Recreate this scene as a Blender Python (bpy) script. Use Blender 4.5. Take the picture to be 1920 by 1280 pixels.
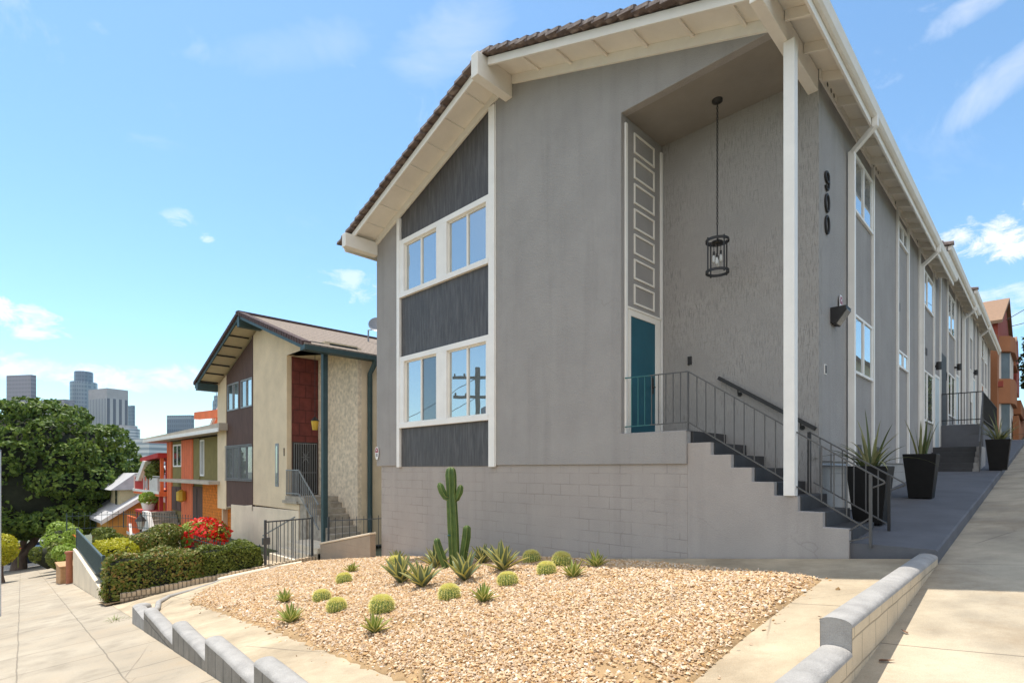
import bpy, math, random
import numpy as np
from mathutils import Vector
R = math.radians
rng = np.random.default_rng(7)
random.seed(7)
for o in list(bpy.data.objects): bpy.data.objects.remove(o)
SC = bpy.context.scene
COL = SC.collection

# ------------------------------------------------------------------ camera
cam_d = bpy.data.cameras.new('camera'); cam = bpy.data.objects.new('camera', cam_d); COL.objects.link(cam)
cam.location = (0, 0, 1.6); cam.rotation_euler = (R(90), 0, R(44.8))
cam_d.sensor_width = 36; cam_d.lens = 36*1012/1920; cam_d.shift_y = 0.1242
cam_d.clip_start = 0.05; cam_d.clip_end = 9000
SC.camera = cam

# ------------------------------------------------------------------ sun and sky
SUN = Vector((-0.37, 0.035, 1.0)).normalized()
sl = bpy.data.lights.new('sun', 'SUN'); sl.energy = 3.4; sl.angle = R(0.53); sl.color = (1.0, 0.94, 0.84)
so = bpy.data.objects.new('sun', sl); COL.objects.link(so)
so.rotation_euler = SUN.to_track_quat('Z', 'Y').to_euler()
SC.view_settings.view_transform = 'Standard'; SC.view_settings.look = 'None'
SC.view_settings.exposure = 0.84; SC.view_settings.gamma = 1.0

W = bpy.data.worlds.new('World'); SC.world = W; W.use_nodes = True
def build_world():
    nt = W.node_tree; nt.nodes.clear(); N = nt.nodes; L = nt.links
    out = N.new('ShaderNodeOutputWorld'); bg = N.new('ShaderNodeBackground')
    sky = N.new('ShaderNodeTexSky'); sky.sky_type = 'NISHITA'; sky.sun_disc = False
    sky.sun_elevation = math.asin(SUN.z); sky.sun_rotation = math.atan2(SUN.x, SUN.y)
    sky.air_density = 1.0; sky.dust_density = 0.25; sky.ozone_density = 1.3; sky.altitude = 100
    tc = N.new('ShaderNodeTexCoord'); sep = N.new('ShaderNodeSeparateXYZ'); L.new(tc.outputs['Generated'], sep.inputs[0])
    def M(op, a, b=None, c=None, clamp=False):
        n = N.new('ShaderNodeMath'); n.operation = op; n.use_clamp = clamp
        for i, v in enumerate((a, b, c)):
            if v is None: continue
            if isinstance(v, (int, float)): n.inputs[i].default_value = v
            else: L.new(v, n.inputs[i])
        return n.outputs[0]
    az = M('MULTIPLY', M('ARCTAN2', sep.outputs[1], sep.outputs[0]), 180/math.pi)
    el = M('MULTIPLY', M('ARCSINE', sep.outputs[2]), 180/math.pi)
    def noise(scale, detail, rough, vec=None, dist=0.0):
        n = N.new('ShaderNodeTexNoise'); n.inputs['Scale'].default_value = scale; n.inputs['Detail'].default_value = detail
        n.inputs['Roughness'].default_value = rough; n.inputs['Distortion'].default_value = dist
        L.new(vec or tc.outputs['Generated'], n.inputs['Vector']); return n.outputs[0]
    mp = N.new('ShaderNodeMapping'); mp.inputs['Scale'].default_value = (1, 1, 1.9); L.new(tc.outputs['Generated'], mp.inputs[0])
    n1 = noise(22, 10, .68, mp.outputs[0], .5)
    n2 = noise(5.0, 9, .66, mp.outputs[0], 1.2)
    tot = None
    # az, el, width, height, strength : the small fair weather clouds of the photograph
    for a, e, w, h, s in [(177.6, 12.1, 3.0, .9, .85), (176.4, 10.7, 2.4, .7, .7), (166.5, 21.6, 1.3, .7, .35), (164.2, 20.4, .8, .4, .5),
                          (172, 7.6, 3.6, 1.1, .6), (176.8, 7.9, 3.4, 1.0, .55), (151.5, 18.2, 3.2, 1.5, .4), (166, 8.2, 4.0, 1.2, .5), (158, 12, 5, 1.2, .28),
                          (91.6, 17.3, 3.2, 1.5, 1.0), (92.4, 18.3, 1.7, .9, .9), (90.0, 18.2, 3.0, 1.7, .9), (95.2, 18.5, 1.5, 1.0, .7), (91.5, 13.2, 5, .9, .42), (93, 11.4, 5, .8, .3), (120, 10, 9, 1.8, .4),
                          (60, 16, 9, 3, .9)]:
        u = M('DIVIDE', M('SUBTRACT', az, a if a <= 180 else a-360), w); v = M('DIVIDE', M('SUBTRACT', el, e), h)
        d = M('ADD', M('MULTIPLY', u, u), M('MULTIPLY', v, v))
        k = M('ADD', M('SUBTRACT', 1.0, d), M('MULTIPLY', M('SUBTRACT', n1, .5), 6.5))
        k = M('MULTIPLY', M('SMOOTH_MIN', M('MAXIMUM', M('MULTIPLY', k, .75), 0.0), 1.0, .2), s)
        tot = k if tot is None else M('MAXIMUM', tot, k)
    # thin high cirrus
    c1 = M('MULTIPLY', M('SUBTRACT', n2, .57, clamp=True), 1.5)
    up = M('DIVIDE', M('SUBTRACT', el, 20), 14, clamp=True)
    cir = M('MULTIPLY', M('MULTIPLY', c1, up), .9)
    for a, e, w, h, s, t in [(91.8, 28.3, 4.2, 1.6, .28, .45), (92, 33.4, 6, 1.2, .35, .2), (141, 38.5, 7, 3.0, .16, .3), (156, 36, 8, 2, .10, .3)]:
        dx = M('SUBTRACT', az, a); dy = M('ADD', M('SUBTRACT', el, e), M('MULTIPLY', dx, t))
        u = M('DIVIDE', dx, w); v = M('DIVIDE', dy, h)
        d = M('ADD', M('MULTIPLY', u, u), M('MULTIPLY', v, v))
        k = M('MULTIPLY', M('MAXIMUM', M('ADD', M('SUBTRACT', 1.0, d), M('MULTIPLY', M('SUBTRACT', n2, .5), 3.0)), 0.0), s)
        cir = M('MAXIMUM', cir, M('MINIMUM', k, .6))
    # unseen whitening of the sky behind the lens, added to fill the shade
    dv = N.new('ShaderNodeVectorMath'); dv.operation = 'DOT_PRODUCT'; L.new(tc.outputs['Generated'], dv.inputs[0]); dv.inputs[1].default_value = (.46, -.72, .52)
    fill_veil = M('MULTIPLY', M('DIVIDE', M('SUBTRACT', dv.outputs['Value'], .30), .42, clamp=True), M('ADD', .50, M('MULTIPLY', n2, .5)))
    tot = M('MAXIMUM', tot, fill_veil)
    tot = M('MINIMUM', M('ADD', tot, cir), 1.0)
    tint = N.new('ShaderNodeMix'); tint.data_type = 'RGBA'; tint.blend_type = 'MULTIPLY'; tint.inputs[0].default_value = 1.0
    L.new(sky.outputs[0], tint.inputs[6]); tint.inputs[7].default_value = SKY_TINT
    mx = N.new('ShaderNodeMix'); mx.data_type = 'RGBA'
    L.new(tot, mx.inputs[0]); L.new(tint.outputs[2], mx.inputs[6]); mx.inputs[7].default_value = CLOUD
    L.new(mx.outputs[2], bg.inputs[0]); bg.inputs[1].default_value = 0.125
    L.new(bg.outputs[0], out.inputs[0])
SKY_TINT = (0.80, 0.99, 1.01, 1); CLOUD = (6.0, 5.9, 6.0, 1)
build_world()

# ------------------------------------------------------------------ materials
MATS = {}
def mat(name, col, rough=.8, var=.12, vs=3.0, bump=.0, bs=60.0, metal=0.0, spec=.5, col2=None, streak=None, fine=0.0, extra=None, cracks=0):
    """painted / mineral surface: base colour with soft blotches, optional fine speckle, bump"""
    m = bpy.data.materials.new(name); m.use_nodes = True; nt = m.node_tree; N = nt.nodes; L = nt.links
    p = N['Principled BSDF']; p.inputs['Roughness'].default_value = rough; p.inputs['Metallic'].default_value = metal
    p.inputs['Specular IOR Level'].default_value = spec
    tc = N.new('ShaderNodeTexCoord'); vec = tc.outputs['Object']
    if streak:
        mp = N.new('ShaderNodeMapping'); mp.inputs['Scale'].default_value = streak; L.new(vec, mp.inputs[0]); vec = mp.outputs[0]
    n = N.new('ShaderNodeTexNoise'); n.inputs['Scale'].default_value = vs; n.inputs['Detail'].default_value = 6; n.inputs['Roughness'].default_value = .62
    L.new(vec, n.inputs['Vector'])
    ramp = N.new('ShaderNodeValToRGB'); e = ramp.color_ramp.elements
    c = Vector(col); c2 = Vector(col2) if col2 else c
    e[0].position = .32; e[1].position = .68
    e[0].color = (*(c*(1-var)), 1); e[1].color = (*(c2*(1+var)), 1)
    L.new(n.outputs[0], ramp.inputs[0]); color = ramp.outputs[0]
    if fine:
        f = N.new('ShaderNodeTexNoise'); f.inputs['Scale'].default_value = 130; f.inputs['Detail'].default_value = 3
        L.new(tc.outputs['Object'], f.inputs['Vector'])
        r2 = N.new('ShaderNodeMapRange'); r2.inputs[1].default_value = .3; r2.inputs[2].default_value = .7
        r2.inputs[3].default_value = 1-fine; r2.inputs[4].default_value = 1+fine; L.new(f.outputs[0], r2.inputs[0])
        mm = N.new('ShaderNodeVectorMath'); mm.operation = 'SCALE'; L.new(color, mm.inputs[0]); L.new(r2.outputs[0], mm.inputs['Scale']); color = mm.outputs[0]
    if cracks:   # hairline cracks and faint rain streaks of an old painted wall
        vo = N.new('ShaderNodeTexVoronoi'); vo.feature = 'DISTANCE_TO_EDGE'; vo.inputs['Scale'].default_value = .55
        wn = N.new('ShaderNodeTexNoise'); wn.inputs['Scale'].default_value = 2.2; wn.inputs['Detail'].default_value = 6; L.new(tc.outputs['Object'], wn.inputs[0])
        vm = N.new('ShaderNodeVectorMath'); vm.operation = 'MULTIPLY_ADD'; L.new(wn.outputs['Color'], vm.inputs[0]); vm.inputs[1].default_value = (.5, .5, .5); L.new(tc.outputs['Object'], vm.inputs[2]); L.new(vm.outputs[0], vo.inputs['Vector'])
        cr = mathn(nt, 'SUBTRACT', 1.0, mathn(nt, 'DIVIDE', vo.outputs[0], .006), True)
        gm = N.new('ShaderNodeTexNoise'); gm.inputs['Scale'].default_value = .55; L.new(tc.outputs['Object'], gm.inputs[0])
        cr = mathn(nt, 'MULTIPLY', cr, mathn(nt, 'MULTIPLY', mathn(nt, 'SUBTRACT', gm.outputs[0], .52, True), 4.0, True))
        mp2 = N.new('ShaderNodeMapping'); mp2.inputs['Scale'].default_value = (3.2, 3.2, .22); L.new(tc.outputs['Object'], mp2.inputs[0])
        sk = N.new('ShaderNodeTexNoise'); sk.inputs['Scale'].default_value = 1; sk.inputs['Detail'].default_value = 7; sk.inputs['Roughness'].default_value = .6; L.new(mp2.outputs[0], sk.inputs[0])
        st = mathn(nt, 'MULTIPLY', mathn(nt, 'SUBTRACT', sk.outputs[0], .5, True), cracks, True)
        color = mixcol(nt, st, color, tuple(c*.55)); color = mixcol(nt, mathn(nt, 'MULTIPLY', cr, .35), color, tuple(c*.4))
    if bump:
        b = N.new('ShaderNodeTexNoise'); b.inputs['Scale'].default_value = bs; b.inputs['Detail'].default_value = 4; L.new(vec, b.inputs['Vector'])
        bp = N.new('ShaderNodeBump'); bp.inputs['Strength'].default_value = bump; bp.inputs['Distance'].default_value = .012
        L.new(b.outputs[0], bp.inputs['Height']); L.new(bp.outputs[0], p.inputs['Normal'])
    if extra: color = extra(nt, tc, color, p) or color
    L.new(color, p.inputs['Base Color'])
    MATS[name] = m; return m

def mathn(nt, op, a, b=None, clamp=False):
    n = nt.nodes.new('ShaderNodeMath'); n.operation = op; n.use_clamp = clamp
    for i, v in enumerate((a, b)):
        if v is None: continue
        if isinstance(v, (int, float)): n.inputs[i].default_value = v
        else: nt.links.new(v, n.inputs[i])
    return n.outputs[0]
def mixcol(nt, fac, a, b):
    n = nt.nodes.new('ShaderNodeMix'); n.data_type = 'RGBA'
    for i, v in ((0, fac), (6, a), (7, b)):
        if isinstance(v, (int, float)): n.inputs[i].default_value = v
        elif isinstance(v, tuple): n.inputs[i].default_value = (*v, 1)
        else: nt.links.new(v, n.inputs[i])
    return n.outputs[2]
def brick_extra(bw, bh, depth=.006, axes='xz', mortar=.012, dark=.8, noisy=True, strength=.5):
    def f(nt, tc, color, p):
        N = nt.nodes; L = nt.links
        sp = N.new('ShaderNodeSeparateXYZ'); cb = N.new('ShaderNodeCombineXYZ'); L.new(tc.outputs['Object'], sp.inputs[0])
        L.new(sp.outputs['xyz'.index(axes[0])], cb.inputs[0]); L.new(sp.outputs['xyz'.index(axes[1])], cb.inputs[1])
        b = N.new('ShaderNodeTexBrick'); b.inputs['Scale'].default_value = 1; b.inputs['Brick Width'].default_value = bw; b.inputs['Row Height'].default_value = bh
        b.inputs['Mortar Size'].default_value = mortar; b.inputs['Mortar Smooth'].default_value = .4
        b.inputs['Color1'].default_value = (1, 1, 1, 1); b.inputs['Color2'].default_value = (.9, .9, .9, 1); b.inputs['Mortar'].default_value = (0, 0, 0, 1)
        v = N.new('ShaderNodeTexNoise'); v.inputs['Scale'].default_value = 2.0; L.new(tc.outputs['Object'], v.inputs[0])
        vm = N.new('ShaderNodeVectorMath'); vm.operation = 'MULTIPLY_ADD'; L.new(v.outputs['Color'], vm.inputs[0]); vm.inputs[1].default_value = (.03,)*3
        L.new(cb.outputs[0], vm.inputs[2]); L.new(vm.outputs[0], b.inputs[0])
        n = N.new('ShaderNodeTexNoise'); n.inputs['Scale'].default_value = 1.7; n.inputs['Detail'].default_value = 5; L.new(tc.outputs['Object'], n.inputs[0])
        g = mathn(nt, 'MULTIPLY', mathn(nt, 'SUBTRACT', n.outputs[0], .38, True), 4.0, True) if noisy else 1.0
        fac = mathn(nt, 'MULTIPLY', b.outputs['Fac'], g)
        bp = N.new('ShaderNodeBump'); bp.inputs['Strength'].default_value = strength; bp.inputs['Distance'].default_value = depth; bp.invert = True
        L.new(fac, bp.inputs['Height'])
        if p.inputs['Normal'].links: L.new(p.inputs['Normal'].links[0].from_socket, bp.inputs['Normal'])
        L.new(bp.outputs[0], p.inputs['Normal'])
        sc = N.new('ShaderNodeVectorMath'); sc.operation = 'SCALE'; L.new(color, sc.inputs[0])
        L.new(mathn(nt, 'SUBTRACT', 1.0, mathn(nt, 'MULTIPLY', fac, 1-dark)), sc.inputs['Scale'])
        return sc.outputs[0]
    return f
def scratch_extra(nt, tc, color, p):
    """rough vertical trowel marks: short dark scratches, a few level ones"""
    N = nt.nodes; L = nt.links; tot = None; mask = N.new('ShaderNodeTexNoise'); mask.inputs['Scale'].default_value = 1.6; mask.inputs['Detail'].default_value = 3; L.new(tc.outputs['Object'], mask.inputs[0])
    for sc, th, seed in (((62, 62, 4.0), .65, 0), ((9, 9, 90), .73, 5), ((95, 95, 7), .63, 11)):
        mp = N.new('ShaderNodeMapping'); mp.inputs['Scale'].default_value = sc; mp.inputs['Location'].default_value = (seed, seed, seed); L.new(tc.outputs['Object'], mp.inputs[0])
        n = N.new('ShaderNodeTexNoise'); n.inputs['Scale'].default_value = 1; n.inputs['Detail'].default_value = 2; L.new(mp.outputs[0], n.inputs[0])
        k = mathn(nt, 'MULTIPLY', mathn(nt, 'SUBTRACT', n.outputs[0], th-.06, True), 12, True); tot = k if tot is None else mathn(nt, 'MAXIMUM', tot, k)
    tot = mathn(nt, 'MULTIPLY', tot, mathn(nt, 'MULTIPLY', mathn(nt, 'SUBTRACT', mask.outputs[0], .30, True), 3.0, True))
    bp = N.new('ShaderNodeBump'); bp.inputs['Strength'].default_value = .5; bp.inputs['Distance'].default_value = .006; bp.invert = True; L.new(tot, bp.inputs['Height'])
    if p.inputs['Normal'].links: L.new(p.inputs['Normal'].links[0].from_socket, bp.inputs['Normal'])
    L.new(bp.outputs[0], p.inputs['Normal'])
    return mixcol(nt, mathn(nt, 'MULTIPLY', tot, .5), color, (.12, .115, .11))
def joints_extra(ang, off, su, sv, width=.012, dark=.42, cracks=True):
    """scored joints and fine cracks of a concrete pavement, on axes turned by ang"""
    def f(nt, tc, color, p):
        N = nt.nodes; L = nt.links
        mp = N.new('ShaderNodeMapping'); mp.vector_type = 'POINT'; mp.inputs['Rotation'].default_value = (0, 0, ang); mp.inputs['Location'].default_value = (*off, 0)
        wn = N.new('ShaderNodeTexNoise'); wn.inputs['Scale'].default_value = 1.3; wn.inputs['Detail'].default_value = 5; L.new(tc.outputs['Object'], wn.inputs[0])
        vm = N.new('ShaderNodeVectorMath'); vm.operation = 'MULTIPLY_ADD'; L.new(wn.outputs['Color'], vm.inputs[0]); vm.inputs[1].default_value = (.05, .05, 0); L.new(tc.outputs['Object'], vm.inputs[2])
        L.new(vm.outputs[0], mp.inputs[0])
        sp = N.new('ShaderNodeSeparateXYZ'); L.new(mp.outputs[0], sp.inputs[0])
        lines = None
        for ax, s in ((0, su), (1, sv)):
            if not s: continue
            fr = mathn(nt, 'FRACT', mathn(nt, 'DIVIDE', sp.outputs[ax], s))
            d = mathn(nt, 'MULTIPLY', mathn(nt, 'ABSOLUTE', mathn(nt, 'SUBTRACT', fr, .5)), s)
            ln = mathn(nt, 'SUBTRACT', 1.0, mathn(nt, 'DIVIDE', d, width if (ax == 1 or not sv) else width*1.9), True)
            lines = ln if lines is None else mathn(nt, 'MAXIMUM', lines, ln)
        if cracks:
            vo = N.new('ShaderNodeTexVoronoi'); vo.feature = 'DISTANCE_TO_EDGE'; vo.inputs['Scale'].default_value = .42; L.new(vm.outputs[0], vo.inputs['Vector'])
            cr = mathn(nt, 'SUBTRACT', 1.0, mathn(nt, 'DIVIDE', vo.outputs[0], .0045), True)
            g = N.new('ShaderNodeTexNoise'); g.inputs['Scale'].default_value = .5; L.new(tc.outputs['Object'], g.inputs[0])
            cr = mathn(nt, 'MULTIPLY', cr, mathn(nt, 'MULTIPLY', mathn(nt, 'SUBTRACT', g.outputs[0], .5, True), 6.0, True))
            lines = mathn(nt, 'MAXIMUM', lines, cr)
        # dirt along the joints and scattered stains
        st = N.new('ShaderNodeTexNoise'); st.inputs['Scale'].default_value = .9; st.inputs['Detail'].default_value = 9; st.inputs['Roughness'].default_value = .75; L.new(tc.outputs['Object'], st.inputs[0])
        stv = mathn(nt, 'MULTIPLY', mathn(nt, 'SUBTRACT', st.outputs[0], .50, True), 2.6, True)
        sp2 = N.new('ShaderNodeTexVoronoi'); sp2.inputs['Scale'].default_value = 2.2; L.new(tc.outputs['Object'], sp2.inputs['Vector'])
        spot = mathn(nt, 'MULTIPLY', mathn(nt, 'LESS_THAN', sp2.outputs[0], .035), .45)
        color = mixcol(nt, stv, color, (.235, .165, .095))
        color = mixcol(nt, spot, color, (.05, .045, .04))
        bp = N.new('ShaderNodeBump'); bp.inputs['Strength'].default_value = .6; bp.inputs['Distance'].default_value = .01; bp.invert = True
        L.new(lines, bp.inputs['Height'])
        if p.inputs['Normal'].links: L.new(p.inputs['Normal'].links[0].from_socket, bp.inputs['Normal'])
        L.new(bp.outputs[0], p.inputs['Normal'])
        return mixcol(nt, mathn(nt, 'MULTIPLY', lines, dark+.3), color, (.06, .05, .04))
    return f
def leafmat(name, c1, c2, rough=.5, trans=.25, spec=.4):
    m = bpy.data.materials.new(name); m.use_nodes = True; nt = m.node_tree; N = nt.nodes; L = nt.links
    p = N['Principled BSDF']; p.inputs['Roughness'].default_value = rough; p.inputs['Specular IOR Level'].default_value = spec
    g = N.new('ShaderNodeNewGeometry'); r = N.new('ShaderNodeValToRGB')
    cs = [c1, c2] if not isinstance(c1, list) else c1
    while len(r.color_ramp.elements) < len(cs): r.color_ramp.elements.new(.5)
    for i, c in enumerate(cs):
        r.color_ramp.elements[i].position = i/max(1, len(cs)-1); r.color_ramp.elements[i].color = (*c, 1)
    L.new(g.outputs['Random Per Island'], r.inputs[0]); L.new(r.outputs[0], p.inputs['Base Color'])
    if trans:
        t = N.new('ShaderNodeBsdfTranslucent'); mx = N.new('ShaderNodeMixShader'); mx.inputs[0].default_value = trans
        L.new(r.outputs[0], t.inputs[0]); L.new(p.outputs[0], mx.inputs[1]); L.new(t.outputs[0], mx.inputs[2]); L.new(mx.outputs[0], N['Material Output'].inputs[0])
    MATS[name] = m; return m
def glassmat(name, refl=.5, dark=(.02, .03, .035)):
    m = bpy.data.materials.new(name); m.use_nodes = True; nt = m.node_tree; N = nt.nodes; L = nt.links
    p = N['Principled BSDF']; p.inputs['Base Color'].default_value = (*dark, 1); p.inputs['Roughness'].default_value = .35
    g = N.new('ShaderNodeBsdfGlossy'); g.inputs['Roughness'].default_value = .008; g.inputs['Color'].default_value = (.93, .97, 1, 1)
    fr = N.new('ShaderNodeFresnel'); fr.inputs[0].default_value = 1.5
    mx = N.new('ShaderNodeMixShader'); L.new(mathn(nt, 'ADD', mathn(nt, 'MULTIPLY', fr.outputs[0], .8), refl, True), mx.inputs[0])
    n = N.new('ShaderNodeTexNoise'); n.inputs['Scale'].default_value = .9; tc = N.new('ShaderNodeTexCoord'); L.new(tc.outputs['Object'], n.inputs[0])
    bp = N.new('ShaderNodeBump'); bp.inputs['Strength'].default_value = .04; bp.inputs['Distance'].default_value = .05; L.new(n.outputs[0], bp.inputs['Height']); L.new(bp.outputs[0], g.inputs['Normal'])
    L.new(p.outputs[0], mx.inputs[1]); L.new(g.outputs[0], mx.inputs[2]); L.new(mx.outputs[0], N['Material Output'].inputs[0])
    MATS[name] = m; return m

# ------------------------------------------------------------------ mesh helpers
class MB:
    def __init__(s): s.v = []; s.f = []; s.sm = []
    def add(s, vs, fs, smooth=False):
        b = len(s.v); s.v += [tuple(map(float, v)) for v in vs]; s.f += [[i+b for i in f] for f in fs]; s.sm += [smooth]*len(fs); return s
    def box(s, x0, x1, y0, y1, z0, z1):
        x0, x1 = sorted((x0, x1)); y0, y1 = sorted((y0, y1)); z0, z1 = sorted((z0, z1))
        return s.add([(x0, y0, z0), (x1, y0, z0), (x1, y1, z0), (x0, y1, z0), (x0, y0, z1), (x1, y0, z1), (x1, y1, z1), (x0, y1, z1)],
                     [[0, 3, 2, 1], [4, 5, 6, 7], [0, 1, 5, 4], [1, 2, 6, 5], [2, 3, 7, 6], [3, 0, 4, 7]])
    def prism(s, poly, a, b, axis='y', cap=True):
        """closed polygon in the two other axes (x,z for y; y,z for x; x,y for z), pushed from a to b"""
        n = len(poly)
        P = {'y': lambda p, t: (p[0], t, p[1]), 'x': lambda p, t: (t, p[0], p[1]), 'z': lambda p, t: (p[0], p[1], t)}[axis]
        vs = [P(p, a) for p in poly]+[P(p, b) for p in poly]
        fs = [[i, (i+1) % n, (i+1) % n+n, i+n] for i in range(n)]
        if cap: fs += [list(range(n))[::-1], list(range(n, 2*n))]
        return s.add(vs, fs)
    def tube(s, pts, r, n=8, close=False, cap=True):
        pts = [Vector(p) for p in pts]; m = len(pts); rr = r if isinstance(r, (list, tuple)) else [r]*m
        vs = []; up = None
        for i, p in enumerate(pts):
            if close: t = pts[(i+1) % m]-pts[i-1]
            else: t = (pts[min(i+1, m-1)]-pts[max(i-1, 0)])
            t.normalize()
            if up is None:
                up = Vector((0, 0, 1)) if abs(t.z) < .9 else Vector((1, 0, 0))
            a = t.cross(up); a.normalize(); b = a.cross(t); b.normalize(); up = b
            for k in range(n):
                w = 2*math.pi*k/n; vs.append(p+(a*math.cos(w)+b*math.sin(w))*rr[i])
        fs = []
        for i in range(m if close else m-1):
            j = (i+1) % m
            fs += [[i*n+k, i*n+(k+1) % n, j*n+(k+1) % n, j*n+k] for k in range(n)]
        s.add(vs, fs, True)
        if cap and not close:
            s.add(vs[:n], [list(range(n))[::-1]]); s.add(vs[-n:], [list(range(n))])
        return s
    def bar(s, p, q, w, h=None, up=(0, 0, 1)):
        """square bar from p to q"""
        h = h or w; p = Vector(p); q = Vector(q); t = (q-p).normalized(); up = Vector(up)
        if abs(t.dot(up)) > .98: up = Vector((1, 0, 0))
        a = t.cross(up).normalized()*w/2; b = a.cross(t).normalized()*h/2
        vs = [p-a-b, p+a-b, p+a+b, p-a+b, q-a-b, q+a-b, q+a+b, q-a+b]
        return s.add(vs, [[0, 3, 2, 1], [4, 5, 6, 7], [0, 1, 5, 4], [1, 2, 6, 5], [2, 3, 7, 6], [3, 0, 4, 7]])
    def lathe(s, prof, c=(0, 0, 0), n=20, smooth=True):
        vs = []; m = len(prof)
        for r, z in prof:
            for k in range(n):
                w = 2*math.pi*k/n; vs.append((c[0]+r*math.cos(w), c[1]+r*math.sin(w), c[2]+z))
        fs = [[i*n+k, i*n+(k+1) % n, (i+1)*n+(k+1) % n, (i+1)*n+k] for i in range(m-1) for k in range(n)]
        s.add(vs, fs, smooth); s.add(vs[:n], [list(range(n))[::-1]]); s.add(vs[-n:], [list(range(n))]); return s
    def build(s, name, m, parent=None, bevel=0, off=None):
        me = bpy.data.meshes.new(name); o = bpy.data.objects.new(name, me); COL.objects.link(o)
        d = OFF.get(parent, Vector((0, 0, 0))) if off is None else Vector(off)
        me.from_pydata([(x-d.x, y-d.y, z-d.z) for x, y, z in s.v], [], s.f)
        me.polygons.foreach_set('use_smooth', s.sm)
        me.materials.append(MATS[m] if isinstance(m, str) else m); me.update()
        if parent is not None: o.parent = parent
        else: o.location = d
        OFF[o] = d
        if bevel:
            b = o.modifiers.new('bevel', 'BEVEL'); b.width = bevel; b.segments = 2; b.limit_method = 'ANGLE'; b.angle_limit = R(40)
        return o
OFF = {}
def tag(o, label, cat, group=None):
    o['label'] = label; o['category'] = cat
    if group: o['group'] = group
    return o
def thing(name, label, cat, loc=(0, 0, 0), group=None):
    o = bpy.data.objects.new(name, None); o.empty_display_size = .2; COL.objects.link(o); o.location = loc; OFF[o] = Vector(loc)
    return tag(o, label, cat, group)
def solo(mb, name, m, label, cat, loc, group=None, bevel=0):
    return tag(mb.build(name, m, None, bevel, off=loc), label, cat, group)
def setting(o, kind='structure'):
    o['kind'] = kind; return o
def copy_tree(o, parent=None):
    c = o.copy(); COL.objects.link(c); OFF[c] = OFF.get(o, Vector((0, 0, 0)))
    if parent is not None: c.parent = parent; c.matrix_parent_inverse = o.matrix_parent_inverse.copy()
    for ch in [x for x in bpy.data.objects if x.parent == o]: copy_tree(ch, c)
    return c
def fast_mesh(name, V, F, m, parent=None, off=None, smooth=False):
    """V (n,3), F (k,4 or 3) numpy"""
    d = OFF.get(parent, Vector((0, 0, 0))) if off is None else Vector(off)
    V = np.asarray(V, float)-np.array(d); me = bpy.data.meshes.new(name); k = F.shape[1]
    me.vertices.add(len(V)); me.vertices.foreach_set('co', V.astype(np.float32).ravel())
    me.loops.add(F.size); me.loops.foreach_set('vertex_index', F.astype(np.int32).ravel())
    me.polygons.add(len(F)); me.polygons.foreach_set('loop_start', np.arange(0, F.size, k, dtype=np.int32))
    me.polygons.foreach_set('loop_total', np.full(len(F), k, dtype=np.int32))
    me.polygons.foreach_set('use_smooth', np.full(len(F), smooth))
    me.update(calc_edges=True); me.validate()
    me.materials.append(MATS[m] if isinstance(m, str) else m)
    o = bpy.data.objects.new(name, me); COL.objects.link(o)
    if parent is not None: o.parent = parent
    else: o.location = d
    OFF[o] = d; return o
def leaves(P, Nn, size, asp=.55, tilt=.7):
    """one folded leaf (two quads -> 6 verts) per point: P (n,3), Nn (n,3) outward"""
    n = len(P); size = size*(0.65+.7*rng.random(n))
    d = Nn+tilt*rng.normal(size=(n, 3)); d /= np.linalg.norm(d, axis=1)[:, None]+1e-9
    t = rng.normal(size=(n, 3)); t -= d*(t*d).sum(1)[:, None]; t /= np.linalg.norm(t, axis=1)[:, None]+1e-9
    b = np.cross(d, t); L = size[:, None]; w = L*asp
    v = np.stack([P-t*L*.5, P+b*w*.5-d*w*.14, P+t*L*.5, P-b*w*.5-d*w*.14], 1).reshape(-1, 3)
    F = np.arange(n*4).reshape(n, 4); return v, F
def sph(n):
    x = rng.normal(size=(n, 3)); return x/np.linalg.norm(x, axis=1)[:, None]
# ------------------------------------------------------------------ the palette
mat('stucco', (.328, .312, .296), .92, .045, 1.1, .9, 42, col2=(.345, .328, .310), cracks=1.1, fine=.10, spec=.25)
mat('stucco_porch', (.33, .314, .294), .92, .08, 1.6, .6, 45, spec=.25, fine=.08, extra=scratch_extra)
mat('block_wall', (.39, .355, .325), .9, .05, 1.2, .4, 60, spec=.25, fine=.08, extra=brick_extra(.45, .21, .005, 'xz', .009, .76, True, .5), cracks=.9)
mat('string_wall', (.395, .36, .33), .9, .06, 1.2, .4, 60, spec=.25, fine=.08, cracks=1.2)
mat('block_wall_side', (.36, .345, .32), .9, .10, 1.2, .3, 70, spec=.25, extra=brick_extra(.45, .21, .006, 'yz', .009, .7, True, .6))
mat('white_paint', (.84, .80, .72), .55, .05, 2.0, .12, 40, spec=.4)
mat('trim_white', (.85, .83, .78), .5, .05, 2.0, .08, 40, spec=.4)
mat('ceiling_paint', (.26, .24, .21), .9, .1, 1.2, .3, 50)
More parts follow.
